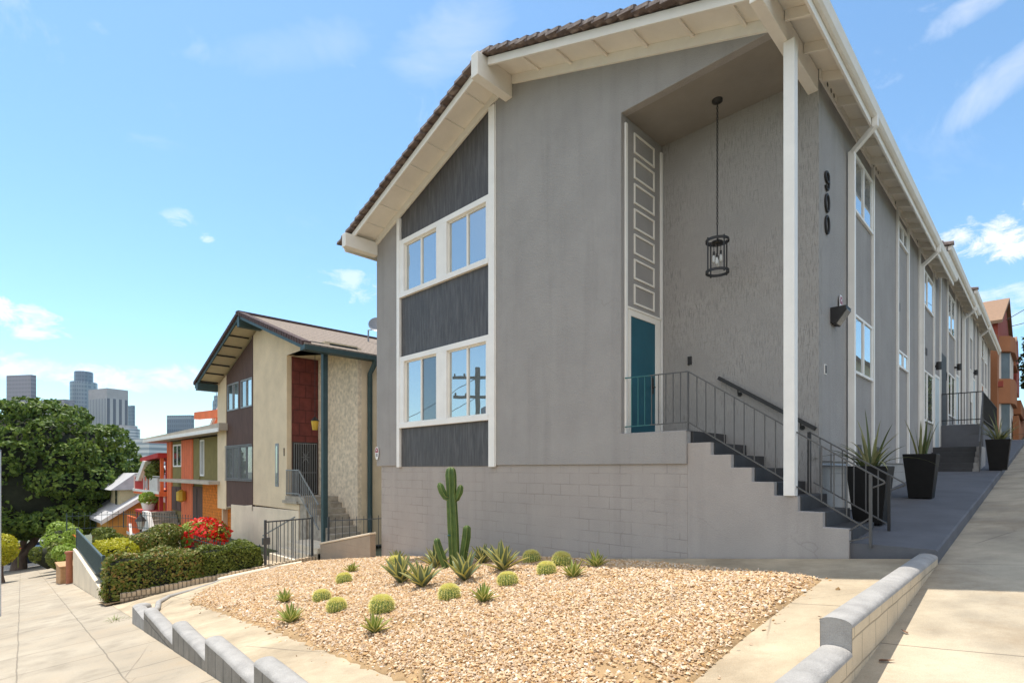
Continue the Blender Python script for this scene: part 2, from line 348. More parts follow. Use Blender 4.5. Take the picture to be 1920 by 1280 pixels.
def grain(nt, tc, color, p):
    N = nt.nodes; L = nt.links; w = N.new('ShaderNodeTexWave'); w.wave_type = 'BANDS'; w.bands_direction = 'X'
    w.inputs['Scale'].default_value = 7; w.inputs['Distortion'].default_value = 5; w.inputs['Detail'].default_value = 4; w.inputs['Detail Scale'].default_value = 1.2
    mp = N.new('ShaderNodeMapping'); mp.inputs['Scale'].default_value = (1, 1, .16); L.new(tc.outputs['Object'], mp.inputs[0]); L.new(mp.outputs[0], w.inputs[0])
    bp = N.new('ShaderNodeBump'); bp.inputs['Strength'].default_value = .5; bp.inputs['Distance'].default_value = .006; L.new(w.outputs[0], bp.inputs['Height']); L.new(bp.outputs[0], p.inputs['Normal'])
    wn = N.new('ShaderNodeTexNoise'); wn.inputs['Scale'].default_value = 1.6; wn.inputs['Detail'].default_value = 7; wn.inputs['Roughness'].default_value = .7; m2 = N.new('ShaderNodeMapping'); m2.inputs['Scale'].default_value = (9, 9, 1.1); L.new(tc.outputs['Object'], m2.inputs[0]); L.new(m2.outputs[0], wn.inputs[0])
    wear = mathn(nt, 'MULTIPLY', mathn(nt, 'SUBTRACT', wn.outputs[0], .44, True), 3.6, True)
    color = mixcol(nt, mathn(nt, 'MULTIPLY', w.outputs[0], .35), color, (.13, .128, .13))
    return mixcol(nt, mathn(nt, 'MULTIPLY', wear, .5), color, (.17, .167, .165))
mat('dark_wood', (.052, .05, .052), .6, .3, 2.2, 0, streak=(9, 9, .7), extra=grain)
def dirty_tile(nt, tc, color, p):
    n = nt.nodes.new('ShaderNodeTexNoise'); n.inputs['Scale'].default_value = 7; n.inputs['Detail'].default_value = 6; nt.links.new(tc.outputs['Object'], n.inputs[0])
    return mixcol(nt, mathn(nt, 'MULTIPLY', mathn(nt, 'SUBTRACT', n.outputs[0], .5, True), 3.5, True), color, (.36, .30, .27))
mat('roof_tile', (.135, .10, .088), .85, .35, 5, .5, 25, extra=dirty_tile)
mat('dark_paint', (.045, .045, .047), .6, .2, 3, .15, 40)
mat('slab_grey', (.108, .11, .12), .8, .18, 1.4, .25, 60, fine=.08)
mat('rail_metal', (.085, .082, .078), .5, .15, 8, .1, 60)
mat('black_metal', (.018, .017, .016), .55, .2, 8, .1, 60)
mat('teal_paint', (.012, .10, .14), .45, .10, 2, .06, 40)
mat('teal_rail', (.02, .12, .12), .5, .10, 6)
mat('block_cap', (.33, .315, .295), .85, .18, 5, .5, 70, fine=.12)
mat('block_face', (.235, .215, .185), .9, .18, 3.5, .5, 60, fine=.12, extra=brick_extra(.30, 4.0, .006, 'xz', .014, .5, False, .6))
mat('block_tan', (.58, .48, .34), .9, .10, 2.5, .4, 70, fine=.08, extra=brick_extra(.42, .21, .006, 'yz', .008, .6, False, .6))
mat('concrete_walk', (.335, .283, .21), .88, .16, 1.8, .4, 90, col2=(.39, .335, .255), fine=.10, extra=joints_extra(R(2.9), (.63, .47), 1.62, .92, .012, .25))
mat('concrete_side', (.355, .30, .22), .88, .14, 1.4, .4, 90, col2=(.45, .38, .275), fine=.10, extra=joints_extra(R(0), (.55, -.4), 1.05, 3.1))
mat('concrete_yard', (.36, .29, .195), .88, .14, 1.4, .4, 90, col2=(.47, .38, .26), fine=.10, extra=joints_extra(R(0), (.6, .12), 0, 2.35))
mat('dirt', (.36, .235, .115), .95, .25, 2.5, .6, 50, fine=.2)
mat('asphalt', (.06, .06, .062), .9, .2, 2, .4, 90, fine=.2)
mat('soil_green', (.07, .085, .03), .95, .4, 1.5, .5, 40)
def hill(nt, tc, color, p): return None
mat('ground_far', (.16, .14, .10), .95, .35, .06, .3, 3, col2=(.10, .12, .07))
leafmat('gravel_stone', [(.44, .24, .09), (.62, .44, .25), (.55, .34, .15), (.72, .58, .41), (.42, .26, .13), (.64, .46, .27), (.50, .33, .18), (.70, .52, .33), (.40, .27, .16), (.80, .72, .60), (.46, .30, .17), (.74, .60, .44), (.56, .42, .29)], None, .85, 0, .2)
glassmat('window_glass', .40, (.16, .18, .165))
mat('curtain_glass', (.085, .10, .11), .3, .3, 1.2, spec=.5)
mat('flood_lens', (.20, .20, .19), .25, .2, 20, spec=.6)
glassmat('dark_glass', .08, (.05, .055, .06))
glassmat('screen_glass', .10, (.06, .075, .09))
glassmat('dim_glass', .22, (.04, .045, .045))
mat('grey_metal', (.25, .26, .27), .45, .1, 6, metal=.3)
mat('sign_white', (.75, .73, .70), .4, .03)
mat('sign_red', (.30, .03, .05), .4, .05)
mat('sign_ink', (.06, .03, .05), .5, .0)
mat('lens', (.55, .55, .52), .2, .1, 20, spec=.7)
mat('vent_grey', (.12, .12, .12), .8, .2, 30)

# ------------------------------------------------------------------ ground
def G(x, y):
    """the hill: falls to the left down one street, rises along the other"""
    x = np.asarray(x, float); y = np.asarray(y, float)
    xx = np.where(x < -66, -66+(x+66)*.12, x); xx = np.where(xx > 8, 8+(xx-8)*.2, xx)
    yy = np.where(y > 70, 70+(y-70)*.02, y); yy = np.where(yy < -14, -14+(yy+14)*.1, yy)
    xx = np.where(x < -400, -106.1, xx)
    return -.03+.115*xx+.074*yy
def g(x, y): return float(G(x, y))
def Yw(x): return 1.53-.05*x           # outer foot of the stepped wall, along the lower street
def sheet(name, xs, ys, zf, m):
    X, Y = np.meshgrid(xs, ys); Z = zf(X, Y); nx, ny = len(xs), len(ys)
    V = np.stack([X, Y, Z], -1).reshape(-1, 3); i = np.arange(ny*nx).reshape(ny, nx)
    F = np.stack([i[:-1, :-1], i[:-1, 1:], i[1:, 1:], i[1:, :-1]], -1).reshape(-1, 4)
    return fast_mesh(name, V, F, m, smooth=True)
gx = np.concatenate([[-5000, -3000, -1800, -1000, -600, -399, -300, -200, -150, -110, -90, -80], np.arange(-74, 10, 2), [14, 20, 40, 80, 160, 400, 1500]])
gy = np.concatenate([[-1500, -400, -150, -80, -40, -25, -14, -10, -6], np.arange(-4, 20, 1.), np.arange(20, 74, 3), [90, 140, 250, 500, 1000, 2500]])
setting(sheet('terrain', gx, gy, lambda X, Y: G(X, Y)-.09, 'ground_far'))
# pavement of the lower street (turned three degrees), and of the street at the right
def strip(name, x0, x1, f0, f1, dz, m, nx=60, ny=6):
    t = np.linspace(0, 1, nx); u = np.linspace(0, 1, ny)
    X = np.repeat((x0+(x1-x0)*t)[None, :], ny, 0); Y = f0(X)*(1-u[:, None])+f1(X)*u[:, None]
    V = np.stack([X, Y, G(X, Y)+dz], -1).reshape(-1, 3); i = np.arange(ny*nx).reshape(ny, nx)
    F = np.stack([i[:-1, :-1], i[:-1, 1:], i[1:, 1:], i[1:, :-1]], -1).reshape(-1, 4)
    return setting(fast_mesh(name, V, F, m, smooth=True))
strip('lower_sidewalk', -66, 2.2, lambda x: Yw(x)-2.9, lambda x: Yw(x)+.5, 0, 'concrete_walk')
strip('street', -66, 6, lambda x: Yw(x)-11.5, lambda x: Yw(x)-2.98, -.05, 'asphalt')
def kerb_strip():
    mb = MB(); xs = np.linspace(-60, 2, 40)
    for a, b in zip(xs[:-1], xs[1:]):
        pa = [(a, Yw(a)-3.1), (a, Yw(a)-2.9)]; pb = [(b, Yw(b)-3.1), (b, Yw(b)-2.9)]
        vs = [(x, y, g(x, y)+d) for (x, y) in (pa[0], pa[1], pb[1], pb[0]) for d in (-.15, .005)]
        mb.add(vs, [[1, 7, 5, 3], [0, 1, 3, 2], [4, 5, 7, 6], [0, 6, 7, 1]])
    return setting(mb.build('kerb', 'concrete_side'))
kerb_strip()
def side_walk():
    ys = np.concatenate([np.arange(1.35, 20, .7), np.arange(20, 95, 3)]); xs = np.linspace(-1.0, 1.55, 7)
    o = sheet('right_sidewalk', xs, ys, lambda X, Y: G(X, Y)+.004, 'concrete_side'); return setting(o)
side_walk()
setting(sheet('right_street', np.linspace(1.75, 11, 6), np.concatenate([np.arange(-12, 20, 2.), np.arange(20, 95, 4)]), lambda X, Y: G(X, Y)-.05, 'asphalt'))
setting(sheet('cross_street', np.linspace(-80, -66.2, 6), np.linspace(-40, 40, 30), lambda X, Y: G(X, Y)-.03, 'asphalt'))
mb = MB()
for a in np.arange(-12, 92, 4): mb.box(1.55, 1.75, a, a+4, g(1.6, a)-.2, g(1.6, a+2)-.0)
# yard slab round the gravel bed
YZ = .085
def yard():
    xs = np.linspace(-15.95, -1.0, 40); t = np.linspace(0, 1, 14)
    X = np.repeat(xs[None, :], 14, 0); Y = (Yw(X)+.1)*(1-t[:, None])+8.02*t[:, None]
    V = np.stack([X, Y, G(X, Y)+np.where(X < -12.0, YZ*np.clip((Y-Yw(X)-.3)/1.4, 0, 1)+.006, YZ)], -1).reshape(-1, 3); i = np.arange(14*40).reshape(14, 40)
    F = np.stack([i[:-1, :-1], i[:-1, 1:], i[1:, 1:], i[1:, :-1]], -1).reshape(-1, 4)
    return setting(fast_mesh('yard_path', V, F, 'concrete_yard', smooth=True))
yard()
# gravel bed: a low mound with a ragged earth rim
BED = [(-12.35, 3.22), (-9.5, 3.02), (-6.4, 2.80), (-3.78, 2.56), (-2.55, 2.44), (-1.86, 2.62), (-1.73, 3.5), (-1.79, 4.6), (-1.80, 5.8), (-1.78, 6.75), (-2.3, 7.0), (-3.4, 7.28),
       (-4.7, 7.62), (-6.3, 7.86), (-7.3, 7.97), (-8.2, 8.0), (-10.5, 8.0), (-13.1, 8.0), (-13.45, 7.72), (-14.9, 7.6), (-15.75, 7.4), (-15.85, 6.3), (-15.6, 5.2), (-14.3, 4.0), (-13.2, 3.45)]
BP = np.array(BED)
def bed_dist(P):
    """signed distance inside the bed outline (positive inside)"""
    P = np.asarray(P, float); d = np.full(len(P), 1e9); ins = np.zeros(len(P), bool)
    for i in range(len(BP)):
        a = BP[i]; b = BP[(i+1) % len(BP)]; ab = b-a; t = np.clip(((P-a)@ab)/(ab@ab), 0, 1)
        d = np.minimum(d, np.linalg.norm(P-(a+t[:, None]*ab), axis=1))
        c = ((a[1] > P[:, 1]) != (b[1] > P[:, 1])); xi = (b[0]-a[0])*(P[:, 1]-a[1])/(b[1]-a[1]+1e-12)+a[0]
        ins ^= c & (P[:, 0] < xi)
    return np.where(ins, d, -d)
def sn(x, y): return np.sin(x*1.7+.6*np.sin(y*2.1))*.5+np.sin(y*2.3+1.3*np.sin(x*.9))*.5
def bed_h(x, y, d): return .085+np.clip(d/.10, 0, 1)*.035+.085*(1-np.exp(-np.clip(d, 0, 9)/.9))+.012*sn(x*1.5, y*1.5)*np.clip(d/.3, 0, 1)
def bed_z(x, y):
    d = bed_dist(np.array([[x, y]])); return float(G(x, y)+bed_h(np.array([x]), np.array([y]), d)[0])
def gravel_bed():
    cen = np.array([-7.5, 5.4]); rings = 26; pts = []
    # resample the rim with a little raggedness
    rim = []
    for i in range(len(BP)):
        a = BP[i]; b = BP[(i+1) % len(BP)]; n = max(2, int(np.linalg.norm(b-a)/.09))
        for k in range(n): rim.append(a+(b-a)*k/n)
    rim = np.array(rim); rim[:, 1] += .025*np.sin(np.arange(len(rim))*1.9)+.02*rng.normal(size=len(rim))
    rim[:, 1] = np.minimum(rim[:, 1], 8.01); m = len(rim)
    fr = np.concatenate([[0, .004, .012, .022, .04], np.linspace(.07, 1, rings)]); V = []
    for k, f in enumerate(fr):
        p = rim+(cen-rim)*f; d = np.maximum(bed_dist(p), 0) if k else np.zeros(m)
        z = G(p[:, 0], p[:, 1])+(bed_h(p[:, 0], p[:, 1], d) if k else .06); V.append(np.column_stack([p, z]))
    V = np.concatenate(V); F = []
    for k in range(len(fr)-1):
        a = np.arange(m)+k*m; b = np.roll(np.arange(m), -1)+k*m; F.append(np.stack([a, b, b+m, a+m], 1))
    return setting(fast_mesh('gravel_bed_soil', V, np.concatenate(F), 'dirt', smooth=True))
gravel_bed()
def stones():
    # angular crushed stones: octahedra with every corner jittered
    near = []
    n = 0
    C = np.column_stack([rng.uniform(-15.9, -1.5, 620000), rng.uniform(2.3, 8.0, 620000)])
    d = bed_dist(C); dist = np.hypot(C[:, 0], C[:, 1])
    patch = np.sin(C[:, 0]*2.3+2*np.sin(C[:, 1]*1.9))+np.sin(C[:, 1]*3.1-1.7*C[:, 0])*.8
    inside = (d > .01+.10*rng.random(len(C))**2); spill = (d > -.25) & (d < .01) & (rng.random(len(C)) < .02*np.exp(np.minimum(d, 0)/.09)) & (C[:, 0] < -1.2) & (C[:, 1] > Yw(C[:, 0])+.3); keep = inside & (rng.random(len(C)) < np.where(patch > 1.38, .25, 1.0)) & (rng.random(len(C)) < np.clip(1.25-dist*.052, .3, 1))
    keep &= rng.random(len(C)) < np.clip(.35+d*4, 0, 1)
    keep |= spill; C = C[keep][:125000]; d = d[keep][:125000]; n = len(C)
    dist = np.hypot(C[:, 0], C[:, 1])
    r = (.0078+.0108*rng.random(n)**2.2)*(1+.4*np.clip((dist-5)/6, 0, 1)); base = np.array([[1, 0, 0], [-1, 0, 0], [0, 1, 0], [0, -1, 0], [0, 0, 1], [0, 0, -1]], float)
    V = base[None]*(1+.16*rng.normal(size=(n, 6, 1)))+.16*rng.normal(size=(n, 6, 3))
    V *= np.stack([1.25+.5*rng.random(n), .95+.3*rng.random(n), .62+.3*rng.random(n)], 1)[:, None, :]
    a = rng.uniform(0, 6.28, n); tl = rng.normal(0, .45, n); ca, sa = np.cos(a), np.sin(a); ct, st = np.cos(tl), np.sin(tl)
    x = V[..., 0]*ct[:, None]-V[..., 2]*st[:, None]; z = V[..., 0]*st[:, None]+V[..., 2]*ct[:, None]; y = V[..., 1]
    V = np.stack([x*ca[:, None]-y*sa[:, None], x*sa[:, None]+y*ca[:, None], z], -1)*r[:, None, None]
    zz = G(C[:, 0], C[:, 1])+np.where(d > 0, bed_h(C[:, 0], C[:, 1], d), YZ)+r*.3+.012*(rng.random(n) > .6)*(d > .1)
    V += np.column_stack([C, zz])[:, None, :]
    f = np.array([[0, 2, 4], [2, 1, 4], [1, 3, 4], [3, 0, 4], [2, 0, 5], [1, 2, 5], [3, 1, 5], [0, 3, 5]])
    F = (np.arange(n)[:, None, None]*6+f[None]).reshape(-1, 3)
    o = fast_mesh('gravel', V.reshape(-1, 3), F, 'gravel_stone'); o['kind'] = 'stuff'
    o['label'] = 'pale tan and cream crushed gravel covering the cactus bed'
    o['category'] = 'gravel'
stones()

# ------------------------------------------------------------------ stepped block wall along the lower street
def block_wall_low():
    root = thing('stepped_block_wall', 'low grey block wall along the lower sidewalk, stepping up in rounded capped lengths', 'garden wall', (-8.5, 1.95, g(-8.5, 1.95)))
    cut = [(-10.74, -8.45, -.735), (-8.45, -6.70, -.49), (-6.70, -4.99, -.285), (-4.99, -3.25, -.085), (-3.25, -1.5, .115), (-1.5, -.93, .2)]
    faces = MB(); caps = []
    ang = math.atan(-.05); ux, uy = math.cos(ang), math.sin(ang)
    def sec(x, zt, d0, d1, h):   # half-round cap section, from street side to yard side
        r = []
        for k in range(9):
            w = math.pi*k/8; c = (1-math.cos(w))/2; yy = d0+(d1-d0)*c; r.append((yy, zt-h+h*math.sin(w)**.8))
        return r
    for (x0, x1, zt) in cut:
        th = .19; h = .055
        pts0 = [(Yw(x0), g(x0, Yw(x0))-.2), (Yw(x0)+th, g(x0, Yw(x0))-.2)]
        mb = MB(); vs = []
        for x in (x0+.004, x1-.004):
            zb = g(x, Yw(x))-.15
            vs += [(x, Yw(x), zb), (x, Yw(x)+th, zb), (x, Yw(x)+th, zt-h), (x, Yw(x), zt-h)]
        faces.add(vs, [[0, 1, 5, 4], [1, 2, 6, 5], [2, 3, 7, 6], [3, 0, 4, 7], [0, 3, 2, 1], [4, 5, 6, 7]])
        m = MB(); vs = []
        xs = np.linspace(x0, x1, 9); nn = 9
        for i, x in enumerate(xs):
            for (yy, zz) in sec(x, zt+.004*math.sin(x*5), Yw(x)-.003, Yw(x)+th+.003, h): vs.append((x, yy, zz))
        fs = [[i*nn+k, i*nn+k+1, (i+1)*nn+k+1, (i+1)*nn+k] for i in range(len(xs)-1) for k in range(nn-1)]
        m.add(vs, fs, True); m.add(vs[:nn], [list(range(nn))]); m.add(vs[-nn:], [list(range(nn))[::-1]])
        caps.append(m)
    faces.build('wall', 'block_face', root)
    for m in caps: m.build('cap', 'block_cap', root)
    # the rounded pier the wall ends in, turning back to the yard
    x0, x1, zt = -12.1, -10.74, -.915
    m = MB(); prof = []
    m.lathe([(.15, g(-12.0, 2.25)-.2), (.15, zt-.05), (.13, zt-.012), (.08, zt+.006)], (-11.98, Yw(-11.98)+.15, 0), 24)
    vs = []
    for x in (-11.98, x1-.004):
        zb = g(x, Yw(x))-.15
        vs += [(x, Yw(x)+.002, zb), (x, Yw(x)+.19, zb), (x, Yw(x)+.19, zt-.02), (x, Yw(x)+.13, zt+.005), (x, Yw(x)+.05, zt+.005), (x, Yw(x)+.002, zt-.02)]
    m.add(vs, [[0, 1, 7, 6], [1, 2, 8, 7], [2, 3, 9, 8], [3, 4, 10, 9], [4, 5, 11, 10], [5, 0, 6, 11], [6, 7, 8, 9, 10, 11]])
    m.build('end_pier', 'block_cap', root)
    # the low return that runs up to the yellow-brown kerb
    m = MB(); Q = [(-12.05, 2.42), (-12.9, 2.72), (-13.9, 2.95), (-14.6, 3.3), (-14.95, 3.9), (-15.5, 4.5), (-15.9, 4.8)]
    m.tube([(a, b, g(a, b)+.065) for a, b in Q], .055, 8)
    m.build('return_curb', 'block_cap', root)
block_wall_low()
def block_wall_right():
    root = thing('retaining_block_wall', 'low grey block wall between the gravel yard and the sloping right sidewalk', 'garden wall', (-1.02, 5.5, g(-1, 5.5)))
    xo, xi = -.93, -1.12; f = MB(); h = .05
    for (y0, y1, zt) in [(2.3, 4.157, .40), (4.16, 8.1, .588), (1.6, 2.297, .21)]:
        zb0, zb1 = g(-1, y0)-.2, g(-1, y1)-.2
        f.add([(xo, y0, zb0), (xi, y0, zb0), (xi, y1, zb1), (xo, y1, zb1), (xo, y0, zt-h), (xi, y0, zt-h), (xi, y1, zt-h), (xo, y1, zt-h)],
              [[0, 1, 2, 3], [7, 6, 5, 4], [1, 0, 4, 5], [3, 2, 6, 7]])
        # grey painted yard side and end, bare tan street side
        s_ = MB().add([(xo+.002, y0, zb0), (xo+.002, y1, zb1), (xo+.002, y1, zt-h), (xo+.002, y0, zt-h)], [[0, 1, 2, 3]]); s_.build('street_face', 'block_tan', root)
        MB().add([(xi-.002, y0, zb0), (xi-.002, y1, zb1), (xi-.002, y1, zt-h), (xi-.002, y0, zt-h)], [[3, 2, 1, 0]]).build('yard_face', 'block_cap', root)
        m = MB(); vs = []; ys = np.linspace(y0, y1, 14); nn = 11
        for y in ys:
            for k in range(nn):
                w = math.pi*k/(nn-1); vs.append((xi-.006+(xo-xi+.012)*(1-math.cos(w))/2, y, zt-h+h*math.sin(w)**.8))
        m.add(vs, [[i*nn+k, (i+1)*nn+k, (i+1)*nn+k+1, i*nn+k+1] for i in range(len(ys)-1) for k in range(nn-1)], True)
        m.add(vs[:nn], [list(range(nn))]); m.add(vs[-nn:], [list(range(nn))[::-1]])
        m.build('cap', 'block_cap', root)
    f.build('wall', 'block_cap', root)
block_wall_right()
# walkway slab along the long side of the building, a step above the pavement
def slab():
    mb = MB(); ys = [8.1]+list(np.arange(9, 46, 1.5))
    zf = lambda y: .63+.074*(y-8.0)
    vs = []
    for y in ys: vs += [(-.93, y, g(-1, y)-.3), (-.93, y, zf(y)-.02), (-.95, y, zf(y)), (-2.56, y, zf(y)), (-2.56, y, g(-2, y)-.3)]
    n = len(ys); mb.add(vs, [[i*5+k, (i+1)*5+k, (i+1)*5+k+1, i*5+k+1] for i in range(n-1) for k in range(4)])
    mb.add([(-.93, 8.1, g(-1, 8)-.3), (-.93, 8.1, zf(8.1)-.02), (-.95, 8.1, zf(8.1)), (-3.2, 8.1, zf(8.1)), (-3.2, 8.1, g(-2, 8)-.3)], [[0, 1, 2, 3, 4]])
    mb.add([(-2.56, 8.1, zf(8.1)), (-2.56, 9.45, zf(9.45)), (-3.2, 9.45, zf(9.45)), (-3.2, 8.1, zf(8.1))], [[0, 1, 2, 3]])
    return setting(mb.build('walkway', 'slab_grey'))
slab()
def slabz(y): return .63+.074*(y-8.0)
# ------------------------------------------------------------------ the grey corner building
XL, XR, YF, YB = -13.25, -2.55, 8.0, 9.4
X0, SL = -8.02, .357
zf_ = lambda x, d=0.0: 9.645+d-SL*abs(x-X0)       # underside of the frieze board at the wall
zs_ = lambda x, d=0.0: 9.82+d-SL*abs(x-X0)        # soffit
def digit(mb, ch, x, yc, zc, w, h, r, axis='y'):
    P = []
    if ch == '0': P = [[(math.cos(t)*w/2, math.sin(t)*h/2) for t in np.linspace(0, 2*math.pi, 29)[:-1]]]
    if ch == '9':
        P = [[(math.cos(t)*w/2, h*.22+math.sin(t)*h*.28) for t in np.linspace(0, 2*math.pi, 25)[:-1]],
             [(w/2, h*.22), (w/2, -h*.1), (w*.45, -h*.3), (w*.25, -h*.45), (0, -h*.5), (-w*.3, -h*.45), (-w*.45, -h*.32)]]
    if ch == '2': P = [[(-w/2, h*.25), (-w*.3, h*.45), (0, h*.5), (w*.35, h*.43), (w*.45, h*.2), (w*.2, -h*.1), (-w/2, -h*.5), (w/2, -h*.5)]]
    if ch == '1': P = [[(-w*.2, h*.38), (0, h*.5), (0, -h*.5)]]
    for i, p in enumerate(P):
        pts = [(x, yc+u, zc+v) if axis == 'y' else (yc+u, x, zc+v) for u, v in p]
        mb.tube(pts, r, 8, close=(ch == '0' or (ch == '9' and i == 0)))
def main_building():
    root = thing('apartment_building', 'grey stucco apartment block with white gabled eaves and dark wood panels, on the corner', 'building', (-8, 8, g(-8, 8)))
    B = lambda mb, n, m, p=root, **k: mb.build(n, m, p, **k)
    # front wall: left pier, main field with the porch header, floor band at the porch
    w = MB(); zb = 1.675
    w.prism([(XL, zb), (-12.18, zb), (-12.18, zs_(-12.18)), (XL, zs_(XL))], YF, YF+.2)
    w.prism([(-8.45, zb), (-4.06, zb), (-4.06, 2.215), (-5.27, 2.215), (-5.27, 7.785), (XR-.02, 7.785), (XR-.02, zs_(XR)), (X0, zs_(X0)), (-8.45, zs_(-8.45))], YF, YF+.16)
    wall = B(w, 'front_wall', 'stucco', bevel=.012)
    # left wall and rear masses
    w = MB(); w.box(XL, XL+.18, YF+.2, 44, -2.2, 7.9); B(w, 'left_wall', 'stucco')
    # porch: door wall and tiled back wall, ceiling
    w = MB(); w.box(-5.45, -5.27, YF+.16, YB, 2.0, 7.785); B(w, 'porch_door_wall', 'stucco')
    w = MB(); w.box(-5.45, XR, YB, YB+.18, .3, 7.9); B(w, 'porch_back_wall', 'stucco_porch')
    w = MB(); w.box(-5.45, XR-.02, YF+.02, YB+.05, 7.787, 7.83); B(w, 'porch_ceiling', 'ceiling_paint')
    # long side wall, three blocks stepping up with the street
    w = MB(); zt = 7.88
    for (y0, y1, dz) in [(YB+.18, 22.2, 0), (22.2, 30.6, .59), (30.6, 44.0, 1.16)]:
        w.box(XR-.18, XR, y0, y1, 1.72+dz, zt+dz)
    w.box(XR-.18, XR-.001, YB+.001, YB+.18, 1.72, zt)
    w.box(XL, XR, 43.8, 44, 0, 9.0)
    B(w, 'side_wall', 'stucco', bevel=.008)
    w = MB()
    for (y0, y1, dz) in [(YB+.004, 22.2, 0), (22.2, 30.6, .59), (30.6, 44.0, 1.16)]: w.box(XR-.25, XR-.03, y0, y1, 0, 1.73+dz)
    B(w, 'side_foundation', 'block_wall_side')
    # front foundation with the stepped string wall of the stair
    P = [(-13.07, -1.6), (-13.07, 1.68), (-4.06, 1.68), (-4.06, -.8)]
    w = MB(); w.prism(P, YF+.04, YF+.16); B(w, 'foundation_wall', 'block_wall', bevel=.006)
    P = [(-4.06, -.8), (-4.06, 2.008)]
    sx = [-4.03, -3.68, -3.37, -3.065, -2.755, -2.445, -2.135, -1.83]; sz = [2.01, 1.815, 1.62, 1.413, 1.222, 1.018, .82]
    for i in range(7): P += [(sx[i], sz[i]), (sx[i+1], sz[i])]
    P += [(-1.83, .2), (-1.83, -.3)]
    w = MB(); w.prism(P, YF+.04, YF+.16)
    B(w, 'stair_string_wall', 'string_wall', bevel=.006)
    w = MB(); w.box(-13.07, -12.9, YF+.16, 20, -2.2, 1.7); B(w, 'foundation_return', 'block_wall_side')
    # stair: dark painted treads and risers
    w = MB(); zs = [2.22]+sz
    w.box(-5.27, -4.02, YF+.16, YB, .6, 2.205)
    for i in range(7): w.box(sx[i]-.001*i, sx[i+1]+.012, YF+.162, YB, .3, sz[i]-.006)
    B(w, 'entry_steps', 'dark_paint', bevel=.006)
    w = MB(); w.box(-5.27, -4.055, YF+.003, YF+.17, 2.2, 2.212); B(w, 'porch_floor_edge', 'slab_grey')
    # ---- the wood and window bay
    t = MB()
    t.box(-12.2, -12.07, 7.955, 8.03, 1.64, zf_(-12.13)); B(t, 'bay_trim', 'trim_white', bevel=.006)
    t = MB(); t.box(-8.63, -8.44, 7.955, 8.03, 1.64, zf_(-8.6)); t.box(-8.44, -8.425, 7.985, 8.0, 1.66, zf_(-8.5)); B(t, 'bay_trim', 'trim_white', bevel=.006)
    for (z0, z1) in ((1.66, 2.66), (4.52, 6.065)):
        t = MB(); t.box(-12.07, -8.63, 8.025, 8.07, z0, z1); B(t, 'wood_panel', 'dark_wood')
    t = MB(); t.prism([(-12.07, 7.57), (-8.63, 7.57), (-8.63, zf_(-8.63, .05)), (-12.07, zf_(-12.07, .05))], 8.025, 8.07); B(t, 'wood_panel', 'dark_wood')
    for (z0, z1, low) in ((2.66, 4.52, True), (6.065, 7.57, False)):
        f = MB(); y0, y1 = 7.965, 8.085; e = .13
        f.box(-12.07, -8.63, y0, y1, z1-e, z1); f.box(-12.07, -8.63, y0-.02, y1, z0, z0+e*.95)
        f.box(-12.07, -11.88, y0, y1, z0+e*.95, z1-e); f.box(-8.72, -8.63, y0, y1, z0+e*.95, z1-e); f.box(-10.5, -10.1, y0, y1, z0+e*.95, z1-e)
        fr = B(f, 'window_frame', 'trim_white', bevel=.005)
        for (xa, xb) in ((-11.88, -10.5), (-10.1, -8.72)):
            s = MB(); za, zb2 = z0+e*.95, z1-e; xm = (xa+xb)/2; q = .035
            s.box(xa, xb, 8.03, 8.06, zb2-q, zb2); s.box(xa, xb, 8.03, 8.06, za, za+q); s.box(xa, xa+q, 8.03, 8.06, za+q, zb2-q); s.box(xb-q, xb, 8.03, 8.06, za+q, zb2-q)
            s.box(xm-.025, xm+.025, 8.025, 8.06, za+q, zb2-q); s.build('sash', 'white_paint', fr)
            for k, (pa, pb) in enumerate(((xa+q, xm-.025), (xm+.025, xb-q))):
                gm = 'screen_glass' if (low and xa < -11 and k == 1) else 'window_glass'
                MB().box(pa, pb, 8.05+.006*k, 8.07+.006*k, za+q, zb2-q).build('pane', gm, fr)
    # ---- gable trim, soffit and roofs (three, each a step higher)
    Yr = 7.30
    fr = MB()
    for x0, x1 in ((XL-.02, X0-.1), (X0+.1, XR-.16)):
        fr.prism([(x0, zf_(x0)), (x1, zf_(x1)), (x1, zs_(x1)), (x0, zs_(x0))], YF-.045, YF+.01)
    B(fr, 'frieze_board', 'white_paint', bevel=.006)
    secs = [(Yr, 22.35, 0.0, 7.13), (20.9, 30.7, .59, 20.75), (29.0, 45.0, 1.16, 28.85)]
    xe, xw = -2.15, XL-.5
    for k, (y0, y1, dz, yt) in enumerate(secs):
        d = MB()
        for xa, xb in ((xw, X0), (X0, xe)):
            d.prism([(xa, zs_(xa, dz)), (xb, zs_(xb, dz)), (xb, zs_(xb, dz+.03)), (xa, zs_(xa, dz+.03))], y0+.03, y1)
        B(d, 'soffit', 'white_paint')
        r = MB()
        r.prism([(xw-.08, zs_(xw-.08, dz+.035)), (X0, zs_(X0, dz+.035)), (xe+.06, zs_(xe+.06, dz+.035)), (xe+.06, zs_(xe+.06, dz+.10)), (X0, zs_(X0, dz+.11)), (xw-.08, zs_(xw-.08, dz+.10))], y0-.02, y1+.05)
        roof = B(r, 'roof', 'roof_tile')
        # rake tiles: overlapping half-barrels, two rows down each verge
        ti = MB(); n1 = 24
